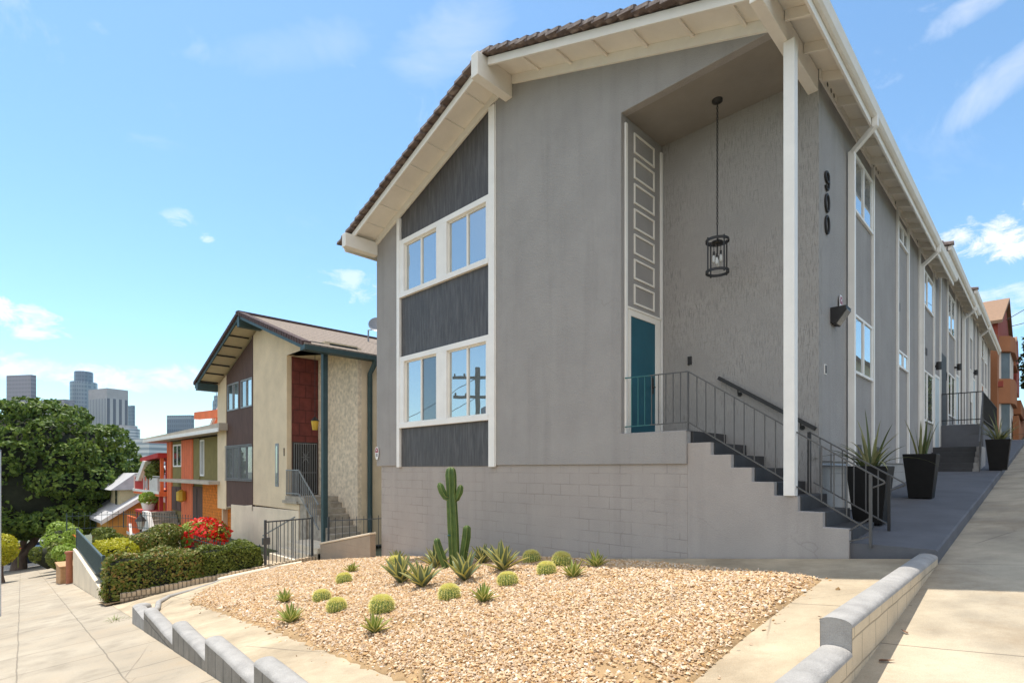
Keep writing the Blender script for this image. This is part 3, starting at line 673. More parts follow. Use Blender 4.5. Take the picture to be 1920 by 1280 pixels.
        for side in (-1, 1):
            xs = np.linspace(X0, xw-.12 if side < 0 else xe+.1, n1+1)
            for i in range(n1):
                xa, xb = xs[i], xs[i+1]; xb2 = xb+(xb-xa)*.18
                j = .018*random.random(); lift = .05+.012*random.random()
                za0, zb0 = zs_(xa, dz+.02), zs_(xb2, dz+.02+lift)
                yf = yt+.02*random.random()
                vs = []
                for (x, z) in ((xa, za0), (xb2, zb0)):
                    vs += [(x, yf, z-.02), (x, yf+.015, z+.055), (x, yf+.09, z+.085+j), (x, yf+.22, z+.06), (x, yf+.22, z-.0)]
                q = [[i2, (i2+1) % 5, (i2+1) % 5+5, i2+5] for i2 in range(5)]+[[0, 1, 2, 3, 4], [9, 8, 7, 6, 5]]
                ti.add(vs, q)
        ti.build('rake_tile', 'roof_tile', roof)
        bb = MB()   # barge boards
        for x0, x1 in ((xw, X0-.1), (X0+.1, xe)):
            bb.prism([(x0, zs_(x0, dz-.15)), (x1, zs_(x1, dz-.15)), (x1, zs_(x1, dz+.005)), (x0, zs_(x0, dz+.005))], y0-.02, y0+.025)
        B(bb, 'barge_board', 'white_paint', bevel=.004)
        B(MB().box(xe-.03, xe, y0-.02, y1, zs_(xe, dz)-.24, zs_(xe, dz)+.0), 'fascia', 'white_paint'); B(MB().box(xw, xw+.03, y0, y1, zs_(xw, dz)-.2, zs_(xw, dz)), 'fascia', 'white_paint')
        gu = MB(); zg = zs_(xe, dz)
        gu.prism([(xe+.002, zg-.11), (xe+.05, zg-.12), (xe+.085, zg-.09), (xe+.10, zg-.02), (xe+.115, zg+.03), (xe+.10, zg+.035), (xe+.085, zg+.01), (xe+.002, zg+.0)], y0-.04, y1+.03)
        B(gu, 'gutter', 'white_paint')
        # rafter lookouts under the side eave, and soffit battens on the front
        for y in np.arange(max(y0, 7.5)+.35, y1-.2, .82): lk = MB(); lk.prism([(XR-.0, zs_(XR, dz)-.15), (xe-.03, zs_(xe, dz)-.13), (xe-.03, zs_(xe, dz)+.0), (XR-.0, zs_(XR, dz)+.0)], y, y+.045); B(lk, 'rafter', 'white_paint')
        if k == 0:
            for x in list(np.linspace(XL+.45, X0-.75, 7)): B(MB().box(x, x+.035, y0+.025, YF-.045, zs_(x, -.022), zs_(x, .012)), 'soffit_batten', 'white_paint')
            for x in list(np.linspace(X0+.85, XR-.6, 6)): B(MB().box(x, x+.05, y0+.025, YF-.045, zs_(x, -.06), zs_(x, .0)), 'rafter', 'white_paint')
        fz = MB(); fz.box(XR, XR+.03, max(y0, YB), y1-.3, zs_(XR, dz)-.16, zs_(XR, dz)-.01); fzb = B(fz, 'eave_frieze', 'white_paint')
        if k == 0:
            for y in (9.75, 9.95, 10.12, 13.0, 13.2, 13.4, 15.2, 15.4, 18.0, 18.2, 20.0):
                vh = MB(); vh.tube([(XR+.028, y, zs_(XR)-.085), (XR+.0335, y, zs_(XR)-.085)], .035, 12); vh.build('vent_hole', 'black_metal', fzb)
    # beams that carry the overhang
    for x0, x1, z0, z1, y1, nm in ((X0-.11, X0+.09, 9.335, 9.80, YF, 'ridge_beam'), (XL-.14, XL+.06, 7.50, 7.86, YF, 'eave_beam'), (-2.71, -2.56, 7.53, 7.86, YB+.02, 'eave_beam')):
        b = MB(); b.box(x0, x1, 7.03, y1, z0, z1); B(b, nm, 'white_paint', bevel=.012)
    b = MB(); b.box(-13.6, XL+.0, 8.2, 8.34, 7.36, 7.47); B(b, 'gutter_outlet', 'white_paint', bevel=.02)
    # porch post
    p = MB(); p.box(-2.615, -2.47, 7.99, 8.135, 1.225, 7.53); B(p, 'porch_post', 'trim_white', bevel=.008)
    # ---- porch door wall: door, casing, white strips, seven frames
    xd = -5.27
    c = MB(); c.box(xd, xd+.03, 8.19, 8.275, 2.215, 4.42); c.box(xd, xd+.03, 8.275, 9.125, 4.31, 4.42); c.box(xd, xd+.03, 9.125, 9.29, 2.215, 4.42); c.box(xd, xd+.045, 8.17, 9.31, 4.42, 4.46)
    B(c, 'door_casing', 'white_paint', bevel=.006)
    d = MB(); d.box(xd-.02, xd+.012, 8.275, 9.125, 2.235, 4.31); door = B(d, 'door', 'teal_paint')
    h = MB(); h.box(xd+.012, xd+.022, 9.0, 9.06, 3.0, 3.3); h.tube([(xd+.02, 9.03, 3.12), (xd+.07, 9.03, 3.12), (xd+.07, 8.88, 3.12)], .012, 8); h.build('door_handle', 'black_metal', door)
    s = MB(); s.box(xd, xd+.035, 8.10, 8.165, 2.215, 7.66); B(s, 'white_strip', 'trim_white', bevel=.005)
    s = MB(); s.box(xd, xd+.035, 9.315, 9.385, 2.215, 7.64); B(s, 'white_strip', 'trim_white', bevel=.005)
    for i in range(7):
        z1 = 7.615-i*.451; z0 = z1-.365; f = MB(); q = .035
        f.box(xd, xd+.022, 8.40, 9.10, z1-q, z1); f.box(xd, xd+.022, 8.40, 9.10, z0, z0+q); f.box(xd, xd+.022, 8.40, 8.40+q, z0+q, z1-q); f.box(xd, xd+.022, 9.10-q, 9.10, z0+q, z1-q)
        B(f, 'wall_frame', 'white_paint', bevel=.003)
    s = MB(); s.box(-4.73, -4.66, YB-.03, YB, 3.52, 3.67); s.box(-4.71, -4.68, YB-.036, YB-.03, 3.545, 3.6); B(s, 'door_bell', 'black_metal', bevel=.005)
    # handrail on the porch back wall
    hr = MB(); hr.bar((-4.12, YB-.09, 3.2), (-2.57, YB-.09, 2.22), .045, .06)
    for t in (.22, .86): x = -4.12+1.55*t; z = 3.2-.98*t; hr.tube([(x, YB-.09, z-.03), (x, YB-.09, z-.09), (x, YB, z-.10)], .012, 8); hr.tube([(x, YB-.012, z-.10), (x, YB, z-.10)], .04, 12)
    B(hr, 'handrail', 'black_metal', bevel=.008)
    # house number, floodlight, plates, signs on the side wall
    n = MB(); digit(n, '9', XR+.02, 9.78, 6.245, .19, .285, .018); digit(n, '0', XR+.02, 9.785, 5.89, .19, .275, .018); digit(n, '0', XR+.02, 9.79, 5.54, .19, .275, .018)
    B(n, 'house_number', 'black_metal')
    f = MB(); f.prism([(XR, 4.0), (XR+.07, 3.98), (XR+.23, 4.20), (XR+.23, 4.26), (XR, 4.26)], 10.02, 10.33, 'y'); fl = B(f, 'flood_light', 'black_metal', bevel=.01)
    f = MB(); f.prism([(XR+.085, 3.99), (XR+.235, 4.195), (XR+.225, 4.22), (XR+.07, 4.01)], 10.06, 10.30, 'y'); f.build('lens', 'flood_lens', fl)
    p = MB(); p.box(XR, XR+.012, 9.68, 9.77, 3.12, 3.28); pl = B(p, 'switch_plate', 'trim_white'); MB().box(XR+.012, XR+.018, 9.695, 9.755, 3.135, 3.265).build('plate_face', 'black_metal', pl)
    security_sign(root, (XR+.03, 10.55, 4.40), 'x', 1.0)
    security_sign(root, (XL+.06, YF-.03, 2.03), 'y', 1.0)
    # battens of the side wall
    def dzat(y): return 0 if y < 22.2 else (.59 if y < 30.6 else 1.16)
    for y, wd in ((12.97, .08), (15.5, .08), (16.87, .08), (18.6, .09), (21.25, .09), (22.66, .07), (24.5, .07), (26.75, .08), (28.0, .07), (29.1, .08), (30.1, .08), (31.9, .09), (33.3, .07), (35.0, .06), (36.6, .1), (40.0, .08), (41.9, .08), (43.9, .1)):
        dz = dzat(y); t = MB(); t.box(XR, XR+.05, y-wd/2, y+wd/2, 1.735+dz, zs_(XR, dz)-.16); B(t, 'batten', 'trim_white', bevel=.004)
    # side windows
    def swin(y0, y1, z0, z1, n=2, blind=False):
        f = MB(); q = .05; x = XR
        f.box(x, x+.035, y0, y1, z1-q, z1); f.box(x, x+.045, y0, y1, z0, z0+q); f.box(x, x+.035, y0, y0+q, z0+q, z1-q); f.box(x, x+.035, y1-q, y1, z0+q, z1-q)
        for k in range(1, n): ym = y0+(y1-y0)*k/n; f.box(x, x+.035, ym-.03, ym+.03, z0+q, z1-q)
        fr_ = B(f, 'window', 'trim_white', bevel=.003)
        for k in range(n):
            MB().box(x+.001, x+.012+.003*k, y0+(y1-y0)*k/n+q, y0+(y1-y0)*(k+1)/n-q, z0+q, z1-q).build('pane', 'window_glass', fr_)
    for z0, z1 in ((3.36, 4.46), (6.33, 7.42)): swin(11.44, 12.9, z0, z1)
    for z0, z1 in ((4.03, 4.44), (7.03, 7.52)): swin(15.6, 16.8, z0, z1)
    for z0, z1 in ((2.97, 4.45), (6.3, 7.34)): swin(18.75, 21.1, z0, z1)
    for (y0, y1) in ((24.6, 26.6),): swin(y0, y1, 3.5, 5.05); swin(y0, y1, 6.5, 7.95)
    for (y0, y1) in ((29.2, 30.0), (32.0, 33.2), (37.0, 39.8), (40.2, 41.7)): swin(y0, y1, 4.1+dzat(y0)-.59, 5.6+dzat(y0)-.59); swin(y0, y1, 7.0+dzat(y0)-.59, 8.1+dzat(y0)-.59)
    # flat doors on the side
    for k, (y, dz) in enumerate(((21.95, .56), (27.4, 1.25), (34.2, 1.9))):
        c = MB(); c.box(XR, XR+.03, y-.55, y-.47, 1.72+dz, 3.95+dz); c.box(XR, XR+.03, y+.47, y+.55, 1.72+dz, 3.95+dz); c.box(XR, XR+.03, y-.55, y+.55, 3.95+dz, 4.03+dz); cs = B(c, 'door_casing', 'trim_white')
        MB().box(XR, XR+.015, y-.47, y+.47, 1.72+dz, 3.95+dz).build('door', 'pale_door', cs)
        l = MB(); l.box(XR, XR+.06, y-.72, y-.66, 4.2+dz, 4.27+dz); l.tube([(XR+.14, y-.69, 4.12+dz), (XR+.14, y-.69, 4.36+dz)], .07, 14); l.box(XR+.04, XR+.1, y-.705, y-.675, 4.21+dz, 4.26+dz); B(l, 'wall_lamp', 'black_metal')
    d = MB(); d.box(XR, XR+.05, 22.75, 23.9, 2.3, 5.45); B(d, 'dark_door_surround', 'dark_paint')
    n = MB(); digit(n, '2', XR+.02, 24.2, 4.85, .13, .26, .018); B(n, 'unit_number', 'black_metal')
    for (y, z) in ((13.5, 1.86), (11.95, 1.86), (19.9, 4.95), (15.75, 5.4)):
        v = MB(); v.box(XR, XR+.012, y-.13, y+.13, z, z+.2)
        for k in range(6): v.box(XR+.012, XR+.018, y-.12, y+.12, z+.015+k*.031, z+.03+k*.031)
        B(v, 'wall_vent', 'vent_grey')
    # downspouts
    for (yy, dz) in ((10.95, 0), (18.5, 0), (28.9, .59), (36.4, 1.16)):
        zg = zs_(xe, dz)-.12; yw = yy+.12; s = MB(); xw2 = XR+.075
        s.bar((xe+.05, yy, zg+.05), (xe+.05, yy, zg-.16), .085, .085); s.bar((xe+.05, yy, zg-.13), (xw2, yw, zg-.40), .08, .085); s.bar((xw2, yw, zg-.37), (xw2, yw, slabz(yw)+.02 if dz == 0 else 2.5+dz), .085, .11)
        B(s, 'downspout', 'trim_white', bevel=.008)
    ps = MB(); ps.tube([(XR-.02, 9.6, 1.66), (XR+.05, 9.7, 1.66), (XR+.05, 11.0, 1.66)], .025, 8); B(ps, 'pipe', 'grey_metal')
mat('pale_door', (.50, .58, .60), .5, .05)
def security_sign(root, c, axis, s):
    x, y, z = c; w, h = .09*s, .17*s
    oc = [(-w, -h*.35), (-w, h*.55), (-w*.6, h), (w*.6, h), (w, h*.55), (w, -h*.35), (w*.45, -h), (-w*.45, -h)]
    def pr(poly, t0, t1):
        mb = MB()
        if axis == 'x': mb.prism([(y+u, z+v) for u, v in poly], x+t0, x+t1, 'x')
        else: mb.prism([(x+u, z+v) for u, v in poly], y-t1, y-t0, 'y')
        return mb
    sg = pr(oc, -.004, .004).build('security_sign', 'sign_white', root)
    top = [(-w*.8, h*.1), (-w*.8, h*.5), (-w*.45, h*.86), (w*.45, h*.86), (w*.8, h*.5), (w*.8, h*.1)]
    pr(top, .0045, .006).build('sign_band', 'sign_red', sg)
    dot = [(math.cos(t)*w*.25, h*.5+math.sin(t)*w*.25) for t in np.linspace(0, 6.28, 11)[:-1]]; pr(dot, .0062, .0075).build('sign_mark', 'sign_white', sg)
    ln = MB()
    for v in (-.12, -.3, -.48):
        q = pr([(-w*.6, h*v-.008), (w*.6, h*v-.008), (w*.6, h*v+.008), (-w*.6, h*v+.008)], .0045, .006); ln.add(q.v, q.f)
    ln.build('sign_lines', 'sign_ink', sg)
main_building()
def stub():
    pass
# ---- railings of the entry stair
def railing(name, label, rails, bal, extra, loc, m='rail_metal', posts=()):
    root = thing(name, label, 'railing', loc)
    for (p, q, w) in rails: MB().bar(p, q, w, w*.7 if w > .03 else w).build('rail', m, root)
    for (a, b) in bal: MB().bar(a, b, .014).build('baluster', m, root)
    for (a, b, w) in posts: MB().bar(a, b, w).build('post', m, root)
    for pts, r in extra: MB().tube(pts, r, 8).build('scroll', m, root)
    return root
def lerp(p, q, t): return tuple(a+(b-a)*t for a, b in zip(p, q))
def entry_rails():
    y = 8.08; root = thing('stair_railing', 'thin metal railing of the porch and front edge of the grey entry stair', 'railing', (-4.07, y, 2.2))
    T0, T1, B0, B1 = (-5.24, y, 3.18), (-4.07, y, 3.15), (-5.24, y, 2.33), (-4.07, y, 2.345)
    for a, b in ((T0, T1), (B0, B1)):
        mid = lerp(a, b, .42)
        MB().bar(a, mid, .022, .018).build('rail', 'teal_rail', root); MB().bar(mid, b, .022, .018).build('rail', 'rail_metal', root)
    for k in range(1, 9):
        t = k/9; MB().bar(lerp(B0, B1, t), lerp(T0, T1, t), .013).build('baluster', 'teal_rail' if t < .42 else 'rail_metal', root)
    E1, E2 = (-1.46, y, 1.447), (-1.62, y, .825)
    MB().bar(T1, E1, .022, .018).build('rail', 'rail_metal', root); MB().bar(B1, E2, .022, .018).build('rail', 'rail_metal', root)
    MB().bar((-4.07, y, 2.21), T1, .025).build('post', 'rail_metal', root)
    for k in range(1, 17):
        x = -4.07+k*.147; zt = 3.15-(x+4.07)*(3.15-1.447)/2.61; zb = 2.345-(x+4.07)*(2.345-.825)/2.45
        if abs(x+2.54) < .09 or x > -1.75: continue
        MB().bar((x, y, zb), (x, y, zt), .013).build('baluster', 'rail_metal', root)
    MB().bar((-1.60, y, .60), (-1.60, y, 1.53), .045, .03).build('post', 'rail_metal', root)
    m = MB(); m.tube([E1, (-1.45, y, 1.425), (-1.47, y, 1.41), (-1.58, y, 1.36)], .011, 8); m.build('scroll', 'rail_metal', root)
    MB().bar((-1.83, y, .80), (-1.60, y, .98), .018).build('brace', 'rail_metal', root); MB().bar((-1.83, y, .66), (-1.60, y, .74), .018).build('brace', 'rail_metal', root)
    y = 9.2; root = thing('stair_railing', 'second metal railing behind the white post, beside the wall of the entry stair', 'railing', (-2.6, y, 1.2))
    T1, E1 = (-2.63, y, 2.17), (-1.42, y, 1.40); B1, E2 = (-2.57, y, 1.39), (-1.62, y, .82)
    MB().bar(T1, E1, .024, .02).build('rail', 'rail_metal', root); MB().bar(B1, E2, .022, .018).build('rail', 'rail_metal', root)
    MB().bar((-2.63, y, 1.1), T1, .045, .045).build('post', 'black_metal', root)
    MB().bar((-1.60, y, .68), (-1.60, y, 1.51), .035).build('post', 'black_metal', root)
    for k in range(1, 7):
        x = -2.63+k*.15; f = (x+2.63); MB().bar((x, y, 1.41-f*.6), (x, y, 2.17-f*.636), .014).build('baluster', 'rail_metal', root)
    MB().tube([E1, (-1.41, y, 1.375), (-1.45, y, 1.355), (-1.58, y, 1.30)], .011, 8).build('scroll', 'rail_metal', root)
entry_rails()
# ---- second stair and landing further along the side wall
def unit_stair():
    root = thing('unit_stair', 'dark painted side stair rising to a landing beside the grey wall', 'stair', (-2, 20.5, slabz(20)))
    s = MB(); n = 6; z0 = 1.28; yb = 19.75
    for k in range(n): s.box(XR+.001, -1.52, yb+.29*k, 22.55, 1.0 if k == 0 else z0+.165*k, z0+.165*(k+1))
    s.build('steps', 'dark_paint', root, bevel=.006)
    s = MB()
    vs = [(yb-.05, 1.2)]+[p for k in range(n) for p in ((yb+.29*k, z0+.165*k), (yb+.29*k, z0+.165*(k+1)))]+[(22.6, z0+.165*n), (22.6, 1.2)]
    s.prism(vs, -1.518, -1.40, 'x'); s.build('string_wall', 'stucco', root)
    s = MB(); s.box(XR+.052, -1.45, 22.6, 29.5, 1.3, 3.03); s.build('landing', 'slab_grey', root, bevel=.006)
    r = MB(); r.bar((-1.46, 22.62, 4.05), (-1.36, 19.9, 2.35), .03); r.build('rail', 'rail_metal', root)
    r = MB(); r.bar((-1.46, 22.6, 3.2), (-1.36, 19.9, 1.5), .03); r.build('rail', 'rail_metal', root)
    for k in range(7):
        t = k/6; MB().bar(lerp((-1.46, 22.6, 3.2), (-1.36, 19.9, 1.5), t), lerp((-1.46, 22.62, 4.05), (-1.36, 19.9, 2.35), t), .02).build('baluster', 'rail_metal', root)
    p = thing('landing_railing', 'black metal railing round the upper landing beside the side doors', 'railing', (-2, 22.65, 3.05))
    for z in (4.05, 3.18):
        MB().bar((-2.5, 22.65, z), (-1.48, 22.65, z), .03).build('rail', 'black_metal', p); MB().bar((-1.48, 22.65, z), (-1.48, 29.4, z), .03).build('rail', 'black_metal', p)
    for x in np.linspace(-2.5, -1.48, 8): MB().bar((x, 22.65, 3.05), (x, 22.65, 4.05), .018).build('baluster', 'black_metal', p)
    for y in np.linspace(22.9, 29.4, 30): MB().bar((-1.48, y, 3.05), (-1.48, y, 4.05), .018).build('baluster', 'black_metal', p)
unit_stair()
# ------------------------------------------------------------------ pendant lantern in the porch
def lantern():
    cx, cy = -3.94, 8.86; root = thing('pendant_lantern', 'black cage lantern hanging on a long chain in the porch', 'lantern', (cx, cy, 4.87))
    m = MB(); m.lathe([(.085, 0), (.085, .03), (.02, .06)][::-1] and [(.02, -.045), (.085, -.03), (.085, 0)], (cx, cy, 7.787), 20); m.build('canopy', 'black_metal', root)
    m = MB(); z = 7.74; k = 0
    while z > 5.66:
        a = (k % 2)*math.pi/2; pts = []
        for t in np.linspace(0, 2*math.pi, 11)[:-1]: pts.append((cx+math.cos(a)*.014*math.cos(t), cy+math.sin(a)*.014*math.cos(t), z+.030*math.sin(t)))
        m.tube(pts, .0055, 5, close=True); z -= .044; k += 1
    m.build('chain', 'black_metal', root)
    m = MB(); m.tube([(cx, cy, 5.68), (cx, cy, 5.45)], .012, 8); m.lathe([(.02, .0), (.09, .01), (.09, .05), (.02, .06)], (cx, cy, 5.36), 20); m.build('stem', 'black_metal', root)
    r = .182; m = MB()
    for zz in (5.42, 4.90):
        pts = [(cx+r*math.cos(t), cy+r*math.sin(t), zz) for t in np.linspace(0, 2*math.pi, 37)[:-1]]
        pr = [(r-.007, zz-.022), (r+.007, zz-.022), (r+.007, zz+.022), (r-.007, zz+.022)]; n = 36; vs = []
        for t in np.linspace(0, 2*math.pi, n+1)[:-1]: vs += [(cx+q*math.cos(t), cy+q*math.sin(t), h) for q, h in pr]
        m.add(vs, [[i*4+j, i*4+(j+1) % 4, ((i+1) % n)*4+(j+1) % 4, ((i+1) % n)*4+j] for i in range(n) for j in range(4)], False)
    for k in range(4):
        a = math.pi/4+k*math.pi/2+.25; x, y = cx+r*math.cos(a), cy+r*math.sin(a); m.bar((x, y, 4.86), (x, y, 5.46), .018)
    for k in range(2):
        a = k*math.pi/2+.5; m.bar((cx-r*math.cos(a), cy-r*math.sin(a), 5.40), (cx+r*math.cos(a), cy+r*math.sin(a), 5.40), .014)
    m.build('cage', 'black_metal', root)
    for k in range(4):
        a = k*math.pi/2+.3; x, y = cx+.055*math.cos(a), cy+.055*math.sin(a); dz = -.06*(k % 2)
        s = MB(); s.tube([(x, y, 5.36), (x, y, 5.24+dz)], .006, 6); s.tube([(x, y, 5.25+dz), (x, y, 5.19+dz)], .018, 10); so_ = s.build('lamp_socket', 'black_metal', root)
        b = MB(); b.lathe([(.010, .13), (.016, .12), (.026, .08), (.027, .03), (.018, .005), (.006, 0)][::-1], (x, y, 5.06+dz), 12); b.build('bulb', 'lens', so_)
lantern()
# ------------------------------------------------------------------ planters and their plants
mat('planter_black', (.008, .0075, .007), .6, .25, 6, .1, 40, spec=.25)
leafmat('yucca_leaf', [(.05, .075, .02), (.30, .29, .12), (.08, .11, .03), (.40, .38, .20), (.04, .07, .02)], None, .5, .1)
leafmat('snake_leaf', [(.05, .085, .025), (.09, .12, .035), (.34, .32, .12), (.06, .09, .03)], None, .45, .1)
def blade(mb, base, d, L, w, bend, n=7, twist=0.0, fold=.25):
    """a strap leaf: base point, horizontal heading d (radians), length, width, bend from upright (start,end)"""
    p = Vector(base); h = Vector((math.cos(d), math.sin(d), 0)); s = Vector((-math.sin(d), math.cos(d), 0)); vs = []
    for i in range(n+1):
        t = i/n; a = bend[0]+(bend[1]-bend[0])*t
        if i: p = p+(h*math.sin(a)+Vector((0, 0, 1))*math.cos(a))*L/n
        ww = w*(1-t)**.7*min(1, .55+2.2*t) if i < n else .0008
        nn = h*math.cos(a)-Vector((0, 0, 1))*math.sin(a)
        vs += [p-s*ww/2-nn*ww*fold, p, p+s*ww/2-nn*ww*fold]
    mb.add(vs, [f for i in range(n) for f in ([i*3, i*3+1, i*3+4, i*3+3], [i*3+1, i*3+2, i*3+5, i*3+4])], True)
def planter(x, y, label, z):
    root = thing('planter', label, 'planter', (x, y, z), 'tall black planters beside the side wall')
    h, a, b = .87, .27, .185; m = MB()
    vs = []
    for (w, zz) in ((b, 0), (a, h), (a-.035, h), (a-.045, h-.09)): vs += [(x-w, y-w, z+zz), (x+w, y-w, z+zz), (x+w, y+w, z+zz), (x-w, y+w, z+zz)]
    m.add(vs, [[3, 2, 1, 0]]+[[k*4+i, k*4+(i+1) % 4, (k+1)*4+(i+1) % 4, (k+1)*4+i] for k in range(3) for i in range(4)])
    m.build('pot', 'planter_black', root, bevel=.012)
    w = a-.044; MB().box(x-w, x+w, y-w, y+w, z+h-.14, z+h-.085).build('soil', 'soil_green', root)
    return (x, y, z+h-.09)
pz = lambda y: slabz(y)
p1 = planter(-1.93, 9.72, 'tall black tapered planter nearest the entry stair, behind the end of the railing', pz(9.9))
p2 = planter(-1.78, 13.3, 'tall black tapered planter standing before the dark side steps', pz(13.3))
p3 = planter(-1.0, 20.6, 'tall black tapered planter beyond the side steps, by the sloping sidewalk', pz(20.6))
def potted(kind, p, label, seed):
    random.seed(seed); root = thing('yucca' if kind else 'snake_plant', label, 'plant', p); m = MB()
    if kind:
        for k in range(38):
            d = random.uniform(0, 6.28); L = random.uniform(.35, .8); b0 = random.uniform(.0, .5); r = random.uniform(0, .12)
            blade(m, (p[0]+r*math.cos(d), p[1]+r*math.sin(d), p[2]), d, L, random.uniform(.04, .062), (b0, b0+random.uniform(.2, 1.3)), 8)
        for d, L, b in ((3.6, .95, (.5, 2.1)), (.2, .95, (.6, 2.2)), (5.2, .8, (.7, 2.2)), (2.4, .9, (.15, .5)), (2.0, 1.05, (.1, .45))): blade(m, p, d, L, .05, b, 9)
    else:
        for k in range(15):
            d = random.uniform(0, 6.28); r = random.uniform(.01, .1); b0 = random.uniform(-.05, .25)
            blade(m, (p[0]+r*math.cos(d), p[1]+r*math.sin(d), p[2]), d, random.uniform(.4, .85), random.uniform(.05, .08), (b0, b0+random.uniform(-.05, .25)), 7, fold=.15)
    m.build('foliage', 'yucca_leaf' if kind else 'snake_leaf', root)
potted(1, p1, 'yucca with long striped arching leaves in the planter by the stair', 3)
potted(0, p2, 'upright snake plant in the planter before the dark side steps', 5)
potted(1, p3, 'spiky yucca in the farthest planter by the sidewalk', 8)
# ------------------------------------------------------------------ cactus garden
def barrel_mat():
    m = bpy.data.materials.new('barrel_skin'); m.use_nodes = True; nt = m.node_tree; p = nt.nodes['Principled BSDF']; p.inputs['Roughness'].default_value = .6
    n = nt.nodes.new('ShaderNodeTexNoise'); n.inputs['Scale'].default_value = 9; r = nt.nodes.new('ShaderNodeValToRGB'); r.color_ramp.elements[0].color = (.11, .19, .04, 1); r.color_ramp.elements[1].color = (.25, .34, .09, 1)
    tc = nt.nodes.new('ShaderNodeTexCoord'); nt.links.new(tc.outputs['Object'], n.inputs[0]); nt.links.new(n.outputs[0], r.inputs[0]); nt.links.new(r.outputs[0], p.inputs['Base Color']); MATS['barrel_skin'] = m
barrel_mat()
leafmat('golden_spine', [(.85, .76, .26), (.90, .84, .44), (.78, .72, .20), (.70, .70, .18)], None, .55, .15)
def ribbed(mb, c, prof, ribs, depth, n=None, lean=(0, 0)):
    n = n or ribs*4; vs = []; zmax = prof[-1][1]
    for r, z in prof:
        for k in range(n):
            w = 2*math.pi*k/n; q = r*(1-depth*(.5+.5*math.cos(ribs*w))**.8); t = z/zmax if zmax else 0
            vs.append((c[0]+q*math.cos(w)+lean[0]*t, c[1]+q*math.sin(w)+lean[1]*t, c[2]+z))
    m = len(prof); mb.add(vs, [[i*n+k, i*n+(k+1) % n, (i+1)*n+(k+1) % n, (i+1)*n+k] for i in range(m-1) for k in range(n)], True)
    mb.add(vs[-n:], [list(range(n))])
def barrel_proto(x, y, z, label):
    root = thing('barrel_cactus', label, 'cactus', (x, y, z), 'golden barrel cacti in the gravel bed'); ribs = 22; R0 = .155
    prof = [(R0*math.cos(t)**.75 if t < 1.5 else .01, .125+.15*math.sin(t)) for t in np.linspace(-.95, 1.5, 16)]
    m = MB(); ribbed(m, (x, y, z), prof, ribs, .17); m.build('body', 'barrel_skin', root)
    V = []; F = []; nb = 0
    for k in range(ribs):
        w0 = 2*math.pi*(k+.5)/ribs
        for t in np.linspace(-.7, 1.48, 17):
            r = R0*math.cos(t)**.75 if t < 1.5 else .01; z0 = .125+.15*math.sin(t); c = np.array([r*math.cos(w0), r*math.sin(w0), z0]); nrm = np.array([math.cos(w0)*math.cos(t), math.sin(w0)*math.cos(t), math.sin(t)])
            for s in range(15 if t > .8 else 6):
                d = nrm*.8+rng.normal(size=3)*.75; d /= np.linalg.norm(d); L = .030+.018*rng.random(); q = np.cross(d, rng.normal(size=3)); q /= np.linalg.norm(q)+1e-9; q *= .0036
                V += [c+q, c-q, c+d*L]; F.append([nb, nb+1, nb+2]); nb += 3
    V = np.array(V)+np.array([x, y, z]); fast_mesh('spines', V, np.array(F), 'golden_spine', root)
    return root
BAR = [((604, 1129), (-8.21, 3.97), .95, 'golden barrel cactus low on the left of the gravel, above two small agaves'),
       ((630, 1149), (-7.10, 3.64), .92, 'squat golden barrel cactus at the left, between two other barrels, leaning on its gravel'),
       ((646, 1097), (-9.38, 4.98), .95, 'small golden barrel cactus at the left directly before a lone green agave'),
       ((715, 1152), (-6.20, 3.81), 1.0, 'golden barrel cactus just above the small agave nearest the front rim'),
       ((843, 1129), (-5.72, 4.57), 1.0, 'golden barrel cactus in the middle of the bed, left of a small agave'),
       ((747, 1062), (-9.75, 6.35), 1.25, 'golden barrel cactus half hidden behind the leftmost striped agave'),
       ((952, 1102), (-5.50, 5.45), .98, 'golden barrel cactus alone below the big striped agave right of the cactus column'),
       ((1003, 1049), (-6.6, 7.15), 1.08, 'golden barrel cactus at the back of the right group of three, nearest the wall'),
       ((1023, 1077), (-5.40, 6.18), .96, 'round golden barrel cactus at the front of the right group of three'),
       ((1051, 1057), (-5.75, 6.95), 1.12, 'golden barrel cactus at the right of the right group of three'),
       ((941, 1050), (-7.55, 7.30), 1.15, 'golden barrel cactus peeping over the big striped agave near the wall')]
leafmat('agave_green', [(.12, .18, .025), (.18, .25, .04), (.25, .31, .055), (.10, .15, .03)], None, .5, .08)
leafmat('agave_stripe', [(.46, .42, .10), (.58, .55, .22), (.50, .44, .12)], None, .5, .12)
leafmat('agave_blue', [(.11, .15, .075), (.14, .18, .095), (.09, .13, .065)], None, .5, .08)
